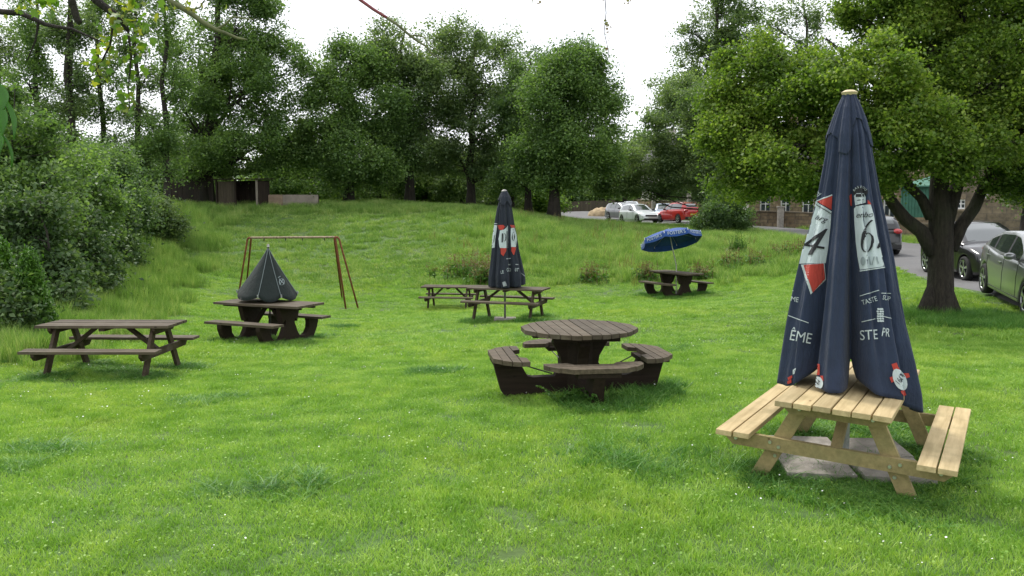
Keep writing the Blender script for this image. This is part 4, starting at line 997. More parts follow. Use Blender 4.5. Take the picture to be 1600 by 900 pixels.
# ground sleeve and slabs under the near parasol
bm = B(); tube(bm, [(0, 0, -.05), (0, 0, .40)], .036, 18)
tube(bm, [(0, 0, .34), (0, 0, .385)], .045, 18)
o = obj('sleeve', bm, M['steel'], None, smooth=False); o.name = 'parasol_holder'; o.location = pb; tag(o, 'grey steel tube holding the tall parasol pole below the new table', 'parasol holder')
bm = B(); tube(bm, [(0, 0, 0), (.07, 0, 0)], .006, 6); h_ = obj('clamp_screw', bm, M['bolt'], o); h_.location = (.036, 0, .36)
for i, (cx, cy, sx, sy, lb) in enumerate([(-.26, -.25, .47, .47, 'front left slab of the four under the new table'), (-.235, .25, .46, .46, 'back left slab of the four under the new table'),
                                          (.25, -.27, .47, .47, 'cracked front right slab of the four under the new table'), (.26, .23, .46, .47, 'back right slab of the four under the new table')]):
    a_ = R(-8); x, y = pb.x + cx * math.cos(a_) - cy * math.sin(a_), pb.y + cx * math.sin(a_) + cy * math.cos(a_)
    bm = B(); box(bm, (0, 0, 0), (sx, sy, .05), bev=.006)
    o = obj('paving_slab', bm, M['slab'], None); o.location = (x, y, g(x, y) + .035 + .004 * i); o.rotation_euler = (R((i % 2) * 1.2), R((1 - i) * .6), a_ + R(i * .8)); tag(o, lb, 'paving slab', 'paving slabs under the new table')

# faded navy parasol on the distant table
mb = Vector((-.16, 19.0, 0)); mb.z = g(mb.x, mb.y)
axisM = lambda y: 788 + (y - 298) * 2.5 / 200
u = lambda a: 760 + a * .1777
v_ = lambda a: 290 + a * .1777
silM = [(v_(50), u(148), u(172)), (v_(100), u(124), u(199)), (v_(200), u(95), u(224)), (v_(330), u(74), u(245)), (v_(450), u(58), u(270)), (v_(560), u(48), u(287)), (v_(700), u(35), u(320)), (v_(800), u(22), u(342)), (v_(895), u(22), u(340))]
zm = mb.z
hemM = [(a, z - zm) for a, z in [(-180, .2), (-90, .11), (-30, .115), (0, .105), (30, .12), (60, .12), (90, .16), (180, .2)]]
mid_p, bvM, topM = closed_parasol('closed_parasol', 'faded closed navy parasol with red and white print on the distant weathered table', mb, 19.0, axisM, silM, hemM,
    [(-48, 9, .35), (20, 10, .45), (70, 10, .3), (-10, 6, .12), (120, 15, .3), (-120, 15, .3), (170, 14, .3)],
    [(-180, 316), (-90, 314), (-60, 312), (-20, 320), (0, 321), (25, 314), (50, 322), (90, 318), (180, 316)], M['navy_old'], 'closed navy parasols', ripple=.03)
bm = B(); bmesh.ops.create_uvsphere(bm, u_segments=12, v_segments=8, radius=.065, matrix=Matrix.Translation(topM) @ Matrix.Diagonal((1, 1, .6, 1))); obj('finial', bm, M['chipped'], mid_p, smooth=True)
U = lambda L_: [(u(a), v_(b)) for a, b in L_]
def dm(polys, nm, mt, lf): decal(mid_p, bvM, poly_bm([U(p) for p in polys]), nm, mt, lf, 1.6, .3)
dm([[(72, 345), (95, 350), (88, 400), (78, 470), (72, 545), (50, 550), (54, 460), (60, 400)], [(120, 395), (160, 385), (190, 350), (192, 450), (190, 550), (118, 548), (106, 470)], [(216, 375), (246, 370), (264, 430), (268, 480), (258, 540), (218, 540), (214, 450)], [(70, 330), (96, 334), (96, 338), (70, 336)]], 'printed_panel', Wt, .010)
dm([[(96, 348), (150, 346), (166, 362), (140, 392), (110, 385)], [(122, 548), (176, 550), (172, 575), (152, 622), (126, 600)], [(208, 346), (244, 348), (258, 372), (220, 372)], [(222, 540), (262, 542), (250, 590), (240, 612), (220, 575)]], 'printed_panel', Rd_, .014)
dm([[(138, 420), (146, 420), (144, 500), (134, 500)], [(176, 400), (182, 400), (184, 560), (177, 560)], [(70, 440), (80, 430), (66, 500), (62, 500)]] , 'numeral', Bk, .018)
decal(mid_p, bvM, poly_bm(ring(u(160), v_(455), 2.1, 6.3, 1.0, 0) + ring(u(236), v_(450), 2.2, 6.6, 1.0, 0)), 'numeral', Bk, .018, 1.6, .3)
text_decal(mid_p, bvM, 'LE', u(140), v_(762), 5, -12, Wt, .014, 1.6, 0, .8, dmax=.3)
text_decal(mid_p, bvM, 'GO', u(198), v_(742), 5.5, 0, Wt, .014, 1.6, 0, .6, dmax=.3)
text_decal(mid_p, bvM, 'UT', u(266), v_(742), 5.5, 6, Wt, .014, 1.6, 0, .6, dmax=.3)
dm([[(175, 640), (215, 636), (215, 643), (176, 648)], [(190, 690), (212, 690), (212, 700), (190, 700)], [(255, 690), (280, 690), (280, 697), (255, 697)], [(140, 850), (165, 842), (182, 880), (150, 888)], [(300, 765), (330, 785), (344, 802), (330, 795)]], 'printed_mark', M['trim'], .014)
bm = B(); box(bm, (0, 0, 0), (.5, .5, .05), bev=.006); o = obj('paving_slab', bm, M['slab'], None); o.location = (mb.x, mb.y, mb.z + .03); tag(o, 'single pale slab at the foot of the faded navy parasol', 'paving slab')

# dark green half folded parasol
gp = Vector((-4.66, 15.9, 0)); gp.z = g(gp.x, gp.y)
t = thing('half_folded_parasol', 'dark green half folded parasol like a small tent on a brown table', 'parasol', gp)
fv = Vector((-gp.x, -gp.y, 0)).normalized(); rv = Vector((-fv.y, fv.x, 0)); rv = rv if rv.x > 0 else -rv
apex = at(419, 386, 15.9) - gp
Z_ = lambda y: at(414, y, 15.9).z - gp.z
ribs = [(-100, .60, 456), (-27, .46, 461), (32, .40, 462), (88, .52, 460), (145, .5, 455), (-160, .55, 455)]
bm = B(); NA = 14
def cl(p): return bm.verts.new(p)
rows = []
for i, (a, rr_, y) in enumerate(ribs):
    a2, r2, y2 = ribs[(i + 1) % 6]; a2 = a2 if a2 > a else a2 + 360
    for j in range(NA):
        f = j / NA; an = R(a + (a2 - a) * f); rad = (rr_ * (1 - f) + r2 * f) * (1 + .10 * math.sin(math.pi * f)) * (.97 if j else 1.0)
        zb_ = Z_(y * (1 - f) + y2 * f + 7 * math.sin(math.pi * f)); row = []
        for k_ in range(13):
            q = k_ / 12; rp_ = rad * (q ** 1.12); ptx = apex.lerp(Vector((apex.x * .2, 0, zb_)), q)
            row.append(cl(Vector((ptx.x, ptx.y, apex.z + (zb_ - apex.z) * q)) + rv * math.sin(an) * rp_ + fv * math.cos(an) * rp_))
        rows.append(row)
for i in range(len(rows)):
    a_, b_ = rows[i], rows[(i + 1) % len(rows)]
    for k_ in range(12): bm.faces.new((a_[k_], a_[k_ + 1], b_[k_ + 1], b_[k_]))
bmesh.ops.remove_doubles(bm, verts=bm.verts, dist=.0005)
seams = [[v.co.copy() for v in rows[i * NA]] if rows[i * NA][0].is_valid else None for i in range(6)]
gv = [v.co.copy() + gp for v in bm.verts]; bm.verts.index_update(); gf = [[v.index for v in f.verts] for f in bm.faces]
o = obj('canopy', bm, M['green_cloth'], t, smooth=True); o.modifiers.new('thickness', 'SOLIDIFY').thickness = .005
bvG = BVHTree.FromPolygons(gv, gf)
sm = B()
def seam_pts(i):
    a, rr_, y = ribs[i]; an = R(a); zb_ = Z_(y); P = []
    for k_ in range(9):
        q = k_ / 8; rp_ = rr_ * q ** 1.12 + .004; ptx = apex.lerp(Vector((apex.x * .2, 0, zb_)), q)
        P.append(Vector((ptx.x, ptx.y, apex.z + (zb_ - apex.z) * q)) + rv * math.sin(an) * rp_ + fv * math.cos(an) * rp_)
    return P
for i in range(6):
    sp_ = B(); tube(sp_, seam_pts(i), .004, 6); obj('rib_seam', sp_, M['print_grey'], t)
    sp_ = B(); tube(sp_, [seam_pts(i)[-1] + Vector((0, 0, .05)), seam_pts(i)[-1] + Vector((0, 0, -.01))], .016, 8); obj('rib_tip', sp_, M['steel'], t)
sm.free()
bm = B(); tube(bm, [(0, 0, -.05), (0, 0, .6), apex + Vector((0, 0, .05))], .017, 10); obj('pole', bm, M['rope'], t)
bm = B(); bmesh.ops.create_cone(bm, cap_ends=True, segments=12, radius1=.03, radius2=.02, depth=.05, matrix=Matrix.Translation(apex + Vector((0, 0, .03)))); obj('finial', bm, M['chipped'], t)
decal(t, bvG, poly_bm(ring(440, 440.5, 4.2, 5.2, 1.0, 0) + [strip(436, 436, 444, 444, 1.0), strip(437, 445, 442, 436, .9), strip(434.5, 434, 438, 431.5, .9)]), 'emblem', M['print_grey'], .012, 2, .2)

# small open blue parasol
bb = Vector((5.17, 26.14, 0)); bb.z = g(bb.x, bb.y)
t = thing('open_parasol', 'small open blue parasol tilted over the furthest brown table', 'parasol', bb)
C0 = at(1047.5, 371.5, 26.1) - bb; nrm_ = Vector((-.15, .33, 1)).normalized(); e1 = Vector((1, 0, 0)); e1 = (e1 - nrm_ * e1.dot(nrm_)).normalized(); e2 = nrm_.cross(e1)
RB = .95; top_ = C0 + nrm_ * .27; bm = B(); rim = []
ph0 = R(22.5 - 90 + 0)
cen = bm.verts.new(top_); sections = []
for i in range(8):
    for j in range(4):
        f = j / 4; a0, a1 = ph0 + i * math.pi / 4, ph0 + (i + 1) * math.pi / 4
        q = (e1 * math.cos(a0) + e2 * math.sin(a0)).lerp(e1 * math.cos(a1) + e2 * math.sin(a1), f)
        rad_pts = []
        for m2 in range(1, 6):
            s_ = m2 / 5; dip = -.035 * math.sin(math.pi * f) * s_
            rad_pts.append(bm.verts.new(C0 + q * RB * s_ * (1 - .03 * math.sin(math.pi * f)) + nrm_ * (.27 * (1 - s_ ** 1.5) + dip)))
        sections.append(rad_pts)
ns = len(sections)
for i in range(ns):
    a_, b_ = sections[i], sections[(i + 1) % ns]; bm.faces.new((cen, a_[0], b_[0]))
    for k_ in range(4): bm.faces.new((a_[k_], a_[k_ + 1], b_[k_ + 1], b_[k_]))
rimc = [s_[-1].co.copy() for s_ in sections]
o = obj('canopy', bm, M['blue_cloth'], t, smooth=False); o.modifiers.new('thickness', 'SOLIDIFY').thickness = .004
bm = B(); vt = []
for c in rimc:
    q = (c - C0).normalized(); vt.append((bm.verts.new(c + q * .004), bm.verts.new(c + q * .02 - nrm_ * .17)))
for i in range(ns):
    a_, b_ = vt[i], vt[(i + 1) % ns]; bm.faces.new((a_[0], a_[1], b_[1], b_[0]))
o = obj('valance', bm, M['blue_cloth'], t); o.modifiers.new('thickness', 'SOLIDIFY').thickness = .003
for i in range(8):
    a0, a1 = ph0 + i * math.pi / 4, ph0 + (i + 1) * math.pi / 4
    p0 = C0 + (e1 * math.cos(a0) + e2 * math.sin(a0)) * RB; p1 = C0 + (e1 * math.cos(a1) + e2 * math.sin(a1)) * RB
    mdp = (p0 + p1) / 2; q = (mdp - C0).normalized(); xd = (p1 - p0).normalized()
    if True:
        tb = font_mesh("FOSTER'S"); zc = -nrm_ * .062 + q * -.006
        xr = xd; k0 = .60 / 4.4
        outw = (q * .13 - nrm_ * -.016).normalized()
        for v in tb.verts:
            v.co = mdp + q * (-.020) + xr * v.co.x * k0 * 1.0 + nrm_ * (v.co.y * k0 * 1.05 - .092) + q * .045 * 1.0
        obj('lettering', tb, M['print_white'], t)
    bm = B(); tube(bm, [p0 + nrm_ * -.01, top_ + nrm_ * -.06], .006, 5); obj('rib', bm, M['steel'], t)
    bm = B(); tube(bm, [p0 + nrm_ * .02, p0 - nrm_ * .06], .012, 6); obj('rib_tip', bm, M['white'], t)
bm = B(); hub = Vector((0, 0, .95)); tube(bm, [(0.02, 0, -.05), hub, C0 - nrm_ * .25, top_ + nrm_ * .05], .017, 10); obj('pole', bm, M['chipped'], t)

# tufts round the legs
sp_ = []
def leg_spots(loc, rz, pts, rad, n_, h):
    for a_, b_ in pts: sp_.append((loc[0] + a_ * math.cos(rz) - b_ * math.sin(rz), loc[1] + a_ * math.sin(rz) + b_ * math.cos(rz), rad, n_, h))
leg_spots(NT_, R(59), [(-.66, .52), (-.66, -.52), (.66, .52), (.66, -.52)], .20, 6, .35)
leg_spots(NT_, R(59), [(-.8, .2), (-.8, -.2), (-.75, 0)], .28, 6, .30)
leg_spots((-5.42, 11.35), R(-1), [(-.67, .56), (-.67, -.56), (.67, .56), (.67, -.56), (0, 0), (.3, -.3), (-.3, .1)], .32, 8, .3)
leg_spots((-.08, 18.98), R(-17), [(-.65, .6), (-.65, -.6), (.65, .6), (.65, -.6)], .25, 8, .5)
leg_spots((-4.62, 15.7), R(-24), [(-.45, 0), (.45, 0), (-.45, -.7), (.45, -.7), (.45, .7), (0, -.2)], .35, 8, .35)
leg_spots((5.17, 26.14), R(-62), [(-.45, 0), (.45, 0), (-.45, -.7), (.45, -.7), (.45, .7)], .3, 10, .5)
leg_spots((cR.x, cR.y), 0, [(0, -.65), (.1, -.85), (.55, -.35), (.8, -.2), (.6, -.5), (.85, .1), (.3, -.8)], .20, 5, .42)
sp_.append((8.1, 15.2, 1.3, 90, .7)); sp_.append((8.7, 14.9, 1.0, 45, .55)); sp_.append((7.8, 15.6, .6, 40, .9))
for x, y in ((-3.4, 9.0), (2.6, 5.9), (-4, 6.3), (3.1, 7.0)): sp_.append((x, y, .45, 10, .33))
r = random.Random(9)
for i in range(13): sp_.append((r.uniform(-8, 7), r.uniform(4, 22), r.uniform(.2, .6), 8, r.uniform(.22, .4)))
tufts('leg_tufts', sp_, 'longer tufts left round the table legs and the tree foot', coln=tuft, seed=3)
bm = B(); lf_ = []
r = np.random.default_rng(4)
for i, (x, y) in enumerate([(cR.x - .25, cR.y - .62), (cR.x + .12, cR.y - .78)]):
    t = thing('fern', ['small fern against the left foot of the round table', 'small fern in front of the round table pedestal'][i], 'fern', (x, y, g(x, y)), 0, 'ferns by the round table')
    C_ = []; bm = B()
    for q in range(9):
        a = r.uniform(0, 6.28); L_ = r.uniform(.2, .32); P = [Vector((math.cos(a) * L_ * f * .8, math.sin(a) * L_ * f * .8, L_ * (1.1 * f - .55 * f * f))) for f in np.linspace(0, 1, 6)]
        tube(bm, P, [.004, .004, .003, .003, .002, .001], 4)
        for f in np.linspace(.15, 1, 22):
            i0 = min(int(f * 5), 4); p = P[i0].lerp(P[i0 + 1], f * 5 - i0)
            for s_ in (-1, 1): C_.append(p + Vector((-math.sin(a), math.cos(a), 0)) * s_ * .03 * (1.1 - f))
    obj('stem', bm, M['weed'], t); leaves('fronds', np.array(C_), .032, M['weed'], t, 5)
# ------------------------------------------------------------------ cars
def paint(name, col, metal=.3, rough=.28):
    k = NT(name); v = k.coord(); f = k.noise(v, 1.2, 5)
    k.set(col=k.ramp(f, [(.3, tuple(c * .92 for c in col)), (.7, col)]), rough=rough, metal=metal, coat=.8); k.b.inputs['Coat Roughness'].default_value = .05
    return k.m
M['tyre'] = plain('tyre_rubber', (.018, .018, .018), .85, 0, .3, 20)
M['alloy'] = plain('alloy_rim', (.50, .51, .52), .3, .8, .1, 10)
M['black_trim'] = plain('black_plastic_trim', (.02, .02, .021), .5)
M['under'] = plain('car_underside', (.012, .012, .012), .9)
k = NT('tinted_glass'); k.set(col=(.035, .045, .045), rough=.06, spec=.9, coat=1.0); M['glass'] = k.m
k = NT('clear_lamp'); k.set(col=(.6, .62, .63), rough=.12, coat=1.0, metal=.3); M['lamp'] = k.m
k = NT('red_lamp'); k.set(col=(.42, .012, .015), rough=.15, coat=1.0); M['tail'] = k.m
M['plate_y'] = plain('yellow_number_plate', (.62, .46, .03), .5, 0, .03)
M['plate_w'] = plain('white_number_plate', (.6, .6, .58), .5, 0, .03)
CARS = {
 # L, W, H, wheel x (front, rear), radius, top-of-body line (x,z), roof line (x,z), sill height
 'sedan': (5.0, 1.86, 1.47, 1.52, -1.52, .335, [(-2.5, .72), (-2.46, .98), (-2.3, 1.06), (-1.7, 1.10), (-.6, 1.00), (.95, .99), (1.7, .93), (2.2, .80), (2.44, .66), (2.5, .5)],
           [(-1.85, 1.10), (-1.35, 1.30), (-.9, 1.43), (-.2, 1.475), (.25, 1.44), (.62, 1.27), (1.12, .99)], (-1.0, .1), (-.05,), (-1.45, .72)),
 'mpv': (4.35, 1.80, 1.50, 1.33, -1.32, .335, [(-2.17, .55), (-2.14, .95), (-2.05, 1.02), (-1.0, 1.00), (.9, .98), (1.5, .93), (1.95, .78), (2.12, .62), (2.17, .45)],
           [(-2.08, 1.02), (-1.92, 1.30), (-1.6, 1.44), (-.6, 1.51), (.0, 1.48), (.45, 1.30), (1.05, .97)], (-1.5, .1), (-.25,), (-1.35, .62)),
 'hatch': (3.9, 1.68, 1.43, 1.22, -1.22, .30, [(-1.94, .50), (-1.93, .85), (-1.86, .95), (-.9, .95), (.6, .92), (1.2, .86), (1.65, .72), (1.86, .58), (1.94, .42)],
           [(-1.88, .95), (-1.72, 1.20), (-1.45, 1.36), (-.6, 1.44), (-.05, 1.41), (.3, 1.24), (.82, .92)], (-1.3, .1), (-.2,), (-1.2, .5)),
}
def car(kind, label, loc, heading, col, group='cars parked and standing on the road', plate='w', metal=.4):
    Lc, Wc, Hc, xf, xr, Rw, body, roof, _a, dsplit, _b = CARS[kind]
    rz = math.atan2(heading[1], heading[0]); x0, y0 = loc
    z0 = g(x0, y0) + .05; hx, hy = math.cos(rz), math.sin(rz)
    pitch = math.atan2(g(x0 + hx * 1.3, y0 + hy * 1.3) - g(x0 - hx * 1.3, y0 - hy * 1.3), 2.6); roll_ = math.atan2(g(x0 - hy * .8, y0 + hx * .8) - g(x0 + hy * .8, y0 - hx * .8), 1.6)
    t = thing('parked_car', label, 'car', (x0, y0, z0), rz, group); t.rotation_euler = (roll_, -pitch, rz)
    P_ = paint('car_paint_' + label.split()[0] + kind, col, metal)
    W2 = Wc / 2; n_ = 96; xs = np.linspace(-Lc / 2, Lc / 2, n_)
    bx, bz = zip(*body); zt = np.interp(xs, bx, bz)
    for _ in range(2): zt[1:-1] = (zt[:-2] + 2 * zt[1:-1] + zt[2:]) / 4
    q = np.abs(2 * xs / Lc); w_ = W2 * (1 - .20 * q ** 7 - .04 * q ** 2)
    sill = .20 + .10 * np.clip((q - .86) / .14, 0, 1)
    arch = np.zeros(n_)
    for xw in (xf, xr):
        a = (Rw + .055) ** 2 - (xs - xw) ** 2; arch = np.maximum(arch, np.where(a > 0, Rw + np.sqrt(np.maximum(a, 0)), 0))
    zb = np.maximum(sill, arch)
    rows = []
    for i in range(n_):
        h = zt[i]; b = zb[i]; w = w_[i]; lo = min(b, h - .08)
        fr = lambda f: lo + (h - .03 - lo) * f
        rows.append([(0, lo + .04 if arch[i] else lo), (w - .22, lo + .02), (w - .015, lo), (w, lo + .02), (w * 1.0, max(lo + .03, min(h * .45, h - .2))), (w * .998, max(lo + .04, h * .66)), (w * .972, max(lo + .05, h - .10)), (w * .95, h - .045), (w * .86, h - .008), (w * .5, h + .012), (0, h + .018)])
    bm = B(); ring_ = []
    for i, rw_ in enumerate(rows):
        pts = rw_ + [(-y, z) for y, z in rw_[-2:0:-1]]
        ring_.append([bm.verts.new((xs[i], y, z)) for y, z in pts])
    m = len(ring_[0])
    for a, b in zip(ring_, ring_[1:]):
        for j in range(m): bm.faces.new((a[j], a[(j + 1) % m], b[(j + 1) % m], b[j]))
    bm.faces.new(ring_[0]); bm.faces.new(ring_[-1][::-1])
    obj('body', bm, P_, t, smooth=True)
    bm = B(); box(bm, (0, 0, .34), (Lc * .86, Wc - .34, .22)); obj('underbody', bm, M['under'], t)
    # greenhouse
    rx, rzz = zip(*roof); gxs = np.linspace(rx[0], rx[-1], 60); gz_ = np.interp(gxs, rx, rzz)
    for _ in range(2): gz_[1:-1] = (gz_[:-2] + 2 * gz_[1:-1] + gz_[2:]) / 4
    bel = np.interp(gxs, xs, zt) - .02; wb = np.interp(gxs, xs, w_) * .93
    hgt = np.maximum(gz_ - bel, .003); wt = wb - hgt * .42
    fr_ = [0, .10, .86, 1.0]
    pan, gls = B(), {}
    def quad(bmx, P4): bmx.faces.new([bmx.verts.new(p) for p in P4])
    def gl(nm, s=0): return gls.setdefault((nm, s), B())
    ir = len(gxs) - 1
    front_top = max(i for i in range(60) if gz_[i] > Hc - .07); rear_top = min(i for i in range(60) if gz_[i] > Hc - .10)
    side0, side1 = rx[0] + (.42 if kind != 'sedan' else .35), rx[-1] - .30
    piv = list(dsplit) + ([-1.05] if kind != 'hatch' else [])
    for i in range(59):
        xm = (gxs[i] + gxs[i + 1]) / 2
        for s in (-1, 1):
            for k_ in range(3):
                def pt(ii, f):
                    y = s * (wb[ii] + (wt[ii] - wb[ii]) * f); return (gxs[ii], y, bel[ii] + hgt[ii] * f)
                P4 = [pt(i, fr_[k_]), pt(i + 1, fr_[k_]), pt(i + 1, fr_[k_ + 1]), pt(i, fr_[k_ + 1])]
                glassy = k_ == 1 and side0 < xm < side1 and all(abs(xm - a) > .045 for a in piv) and hgt[i] > .10
                if glassy: quad(gl('side_window', (s, sum(xm > a for a in piv))), P4)
                elif k_ == 1 and side0 < xm < side1: quad(gl('pillar', (s, sum(xm > a for a in piv))), P4)
                else: quad(pan, P4)
        ncr = 8
        for j in range(ncr):
            def pt2(ii, c):
                y = wt[ii] * (2 * c / ncr - 1); return (gxs[ii], y, gz_[ii] + .035 * (1 - (2 * c / ncr - 1) ** 2) * min(1, hgt[ii] * 3))
            P4 = [pt2(i, j), pt2(i + 1, j), pt2(i + 1, j + 1), pt2(i, j + 1)]
            edge = j in (0, ncr - 1)
            if i >= front_top and not edge and i < 57: quad(gl('windscreen'), P4)
            elif i < rear_top and not edge and i > 1 and hgt[i] > .05: quad(gl('rear_window'), P4)
            else: quad(pan, P4)
    bmesh.ops.remove_doubles(pan, verts=pan.verts, dist=.0005); obj('roof', pan, P_, t, smooth=True)
    for (nm, _s), b_ in gls.items():
        bmesh.ops.remove_doubles(b_, verts=b_.verts, dist=.0005); obj(nm, b_, M['black_trim'] if nm == 'pillar' else M['glass'], t, smooth=True)
    # wheels
    for xw in (xf, xr):
        for s in (-1, 1):
            yw = s * (W2 - .10)
            bm = B(); prof = [(-.10, Rw * .70), (-.105, Rw * .86), (-.085, Rw * .97), (-.05, Rw), (.05, Rw), (.085, Rw * .97), (.105, Rw * .86), (.10, Rw * .70), (-.10, Rw * .70)]
            N_ = 32; rg = [[bm.verts.new((r_ * math.cos(2 * math.pi * a / N_), y, r_ * math.sin(2 * math.pi * a / N_))) for y, r_ in prof[:-1]] for a in range(N_)]
            for a in range(N_):
                A_, B_ = rg[a], rg[(a + 1) % N_]
                for j in range(8): bm.faces.new((A_[j], A_[(j + 1) % 8], B_[(j + 1) % 8], B_[j]))
            wh = obj('wheel', bm, M['tyre'], t, smooth=True); wh.location = (xw, yw, Rw)
            bm = B(); yo = s * .085
            mt = Matrix.Translation((0, s * .03, 0)) @ Matrix.Rotation(math.pi / 2, 4, 'X')
            bmesh.ops.create_cone(bm, cap_ends=True, segments=28, radius1=Rw * .66, radius2=Rw * .66, depth=.05, matrix=mt); obj('brake_disc', bm, M['under'], wh)
            bm = B(); tube(bm, [(Rw * .69 * math.cos(2 * math.pi * a / 24), yo, Rw * .69 * math.sin(2 * math.pi * a / 24)) for a in range(25)], .014, 6, cap=False)
            for a in range(5):
                an = 2 * math.pi * a / 5 + .3
                for dd in (-.09, .09): beam(bm, (.03 * math.cos(an), yo * .9, .03 * math.sin(an)), (Rw * .68 * math.cos(an + dd), yo, Rw * .68 * math.sin(an + dd)), .03, .022, (0, 1, 0), 0)
            bmesh.ops.create_cone(bm, cap_ends=True, segments=14, radius1=.05, radius2=.05, depth=.04, matrix=Matrix.Translation((0, yo, 0)) @ Matrix.Rotation(math.pi / 2, 4, 'X'))
            obj('rim', bm, M['alloy'], wh)
    hb_ = lambda x: float(np.interp(x, xs, zt)); wx = lambda x: float(np.interp(x, xs, w_))
    for s in (-1, 1):
        bm = B(); xh = Lc / 2 - .16; bmesh.ops.create_uvsphere(bm, u_segments=16, v_segments=10, radius=1, matrix=Matrix.Translation((xh - .05, s * (wx(xh) - .23), hb_(xh) - .12)) @ Euler((0, .35, -s * .45)).to_matrix().to_4x4() @ Matrix.Diagonal((.17, .24, .085, 1))); obj('headlight', bm, M['lamp'], t, smooth=True)
        bm = B(); xh = -Lc / 2 + .07; bmesh.ops.create_uvsphere(bm, u_segments=16, v_segments=10, radius=1, matrix=Matrix.Translation((xh + .05, s * (wx(xh) - .17), (.92 if kind != 'hatch' else .86))) @ Euler((0, 0, s * .4)).to_matrix().to_4x4() @ Matrix.Diagonal((.10, .20, .11, 1))); obj('tail_light', bm, M['tail'], t, smooth=True)
        bm = B(); xm = rx[-1] - .42; bmesh.ops.create_uvsphere(bm, u_segments=14, v_segments=10, radius=1, matrix=Matrix.Translation((xm, s * (W2 + .07), hb_(xm) + .06)) @ Matrix.Diagonal((.085, .11, .07, 1))); beam(bm, (xm, s * (W2 - .08), hb_(xm)), (xm, s * (W2 + .04), hb_(xm) + .04), .05, .03, bev=0)
        obj('wing_mirror', bm, P_ if kind == 'sedan' else M['black_trim'], t, smooth=True)
        for xd_ in ((dsplit[0] - .22, -1.25) if kind != 'hatch' else (dsplit[0] - .15,)):
            bm = B(); box(bm, (xd_, s * (wx(xd_) * .993), hb_(xd_) - .16), (.19, .03, .025), bev=.006); obj('door_handle', bm, P_, t)
        bm = B()
        for xd_ in ((rx[-1] - .22, dsplit[0], -1.3) if kind != 'hatch' else (rx[-1] - .15, dsplit[0] - .1)):
            zt_ = hb_(xd_); pts = [(xd_, s * (wx(xd_) * f_ + .001), z_) for f_, z_ in ((.952, zt_ - .045), (.974, zt_ - .10), (.999, zt_ * .66), (1.0, zt_ * .45), (1.0, .28))]
            tube(bm, pts, .005, 5)
        xa, xb = (xr + Rw + .1, xf - Rw - .1); tube(bm, [(xa, s * (W2 * .992), .27), (xb, s * (W2 * .992), .27)], .012, 5)
        obj('door_gap', bm, M['black_trim'], t)
    for s, mt_ in ((1, 'plate_w'), (-1, 'plate_y')):
        xp = s * (Lc / 2 + .012); bm = B(); box(bm, (xp, 0, .42 if s > 0 else .60), (.012, .52, .11), bev=.003); obj('number_plate', bm, M[mt_], t)
    bm = B(); box(bm, (Lc / 2 - .008, 0, .56), (.03, .95, .12), bev=.012); box(bm, (Lc / 2 - .02, 0, .30), (.05, 1.2, .12), bev=.02); obj('grille', bm, M['black_trim'], t)
    bm = B(); box(bm, (-Lc / 2 + .01, 0, .36), (.05, Wc * .78, .16), bev=.02); obj('rear_bumper_trim', bm, M['black_trim'], t)
    bm = B()
    for s in (-1, 1): tube(bm, [(rx[-1] - .06, s * .62 - .3, hb_(rx[-1]) + .03), (rx[-1] - .16, s * .35 - .05, hb_(rx[-1]) + .09)], .012, 5)
    obj('wiper', bm, M['black_trim'], t)
    return t
def toward(px, d): return (px - 800) / F_PX * d
car('sedan', 'grey saloon car cut off by the right edge of the picture', (10.97, 16.8), (-.28, -.96), (.30, .31, .31), metal=.55)
car('mpv', 'black people carrier facing the camera right behind the big tree trunk', (13.3, 23.8), (-.1, -.995), (.018, .017, .020))
car('mpv', 'dark estate car seen from behind beside the tall navy parasol', (13.9, 33.1), (.06, .998), (.018, .019, .021))
car('hatch', 'white hatchback facing the lawn on the far road', (toward(997, 63), 63), (.34, -.94), (.62, .66, .66), metal=.1)
car('hatch', 'bright red hatchback seen from behind on the far road', (toward(1061, 60), 60.5), (-.36, .93), (.52, .012, .012), metal=.1)
car('mpv', 'dark silver estate car half hidden behind the white hatchback', (toward(975, 73), 73), (.42, -.9), (.22, .22, .235))
car('mpv', 'pale silver car with roof above the white hatchback, furthest up the road', (toward(985, 80), 80), (-.1, -.99), (.50, .53, .56), metal=.2)
car('hatch', 'pale blue car mostly hidden behind the red hatchback', (toward(1036, 70), 70), (-.1, -.99), (.33, .40, .50), metal=.2)
car('hatch', 'white car mostly hidden behind the dark roadside bush', (14.1, 55.3), (.2, -.98), (.55, .56, .55), metal=.1)

# ------------------------------------------------------------------ buildings and walls
def stone(name, lo, hi, mortar, sc=(1, 1, 1), row=.22, wid=.45):
    k = NT(name); v = k.coord('Object', sc)
    sep = k.n('SeparateXYZ'); k.l(v, sep.inputs[0]); cb = k.n('CombineXYZ'); ad = k.n('Math'); ad.operation = 'ADD'
    k.l(sep.outputs[0], ad.inputs[0]); k.l(sep.outputs[1], ad.inputs[1]); k.l(ad.outputs[0], cb.inputs[0]); k.l(sep.outputs[2], cb.inputs[1])
    br = k.n('TexBrick'); k.l(cb.outputs[0], br.inputs['Vector']); br.inputs['Scale'].default_value = 1.0
    br.inputs['Brick Width'].default_value = wid; br.inputs['Row Height'].default_value = row; br.inputs['Mortar Size'].default_value = .014
    br.inputs['Color1'].default_value = (*lo, 1); br.inputs['Color2'].default_value = (*hi, 1); br.inputs['Mortar'].default_value = (*mortar, 1); br.offset = .43
    f = k.noise(v, 3.5, 6); c = k.mix(1.0, br.outputs['Color'], k.ramp(f, [(.3, (.55, .55, .55)), (.7, (1.35, 1.3, 1.2))]), 'MULTIPLY')
    k.set(col=c, rough=.95); k.bump(f, .6, .03); return k.m
M['rubble'] = stone('rubble_stone', (.17, .125, .08), (.30, .235, .15), (.12, .10, .08))
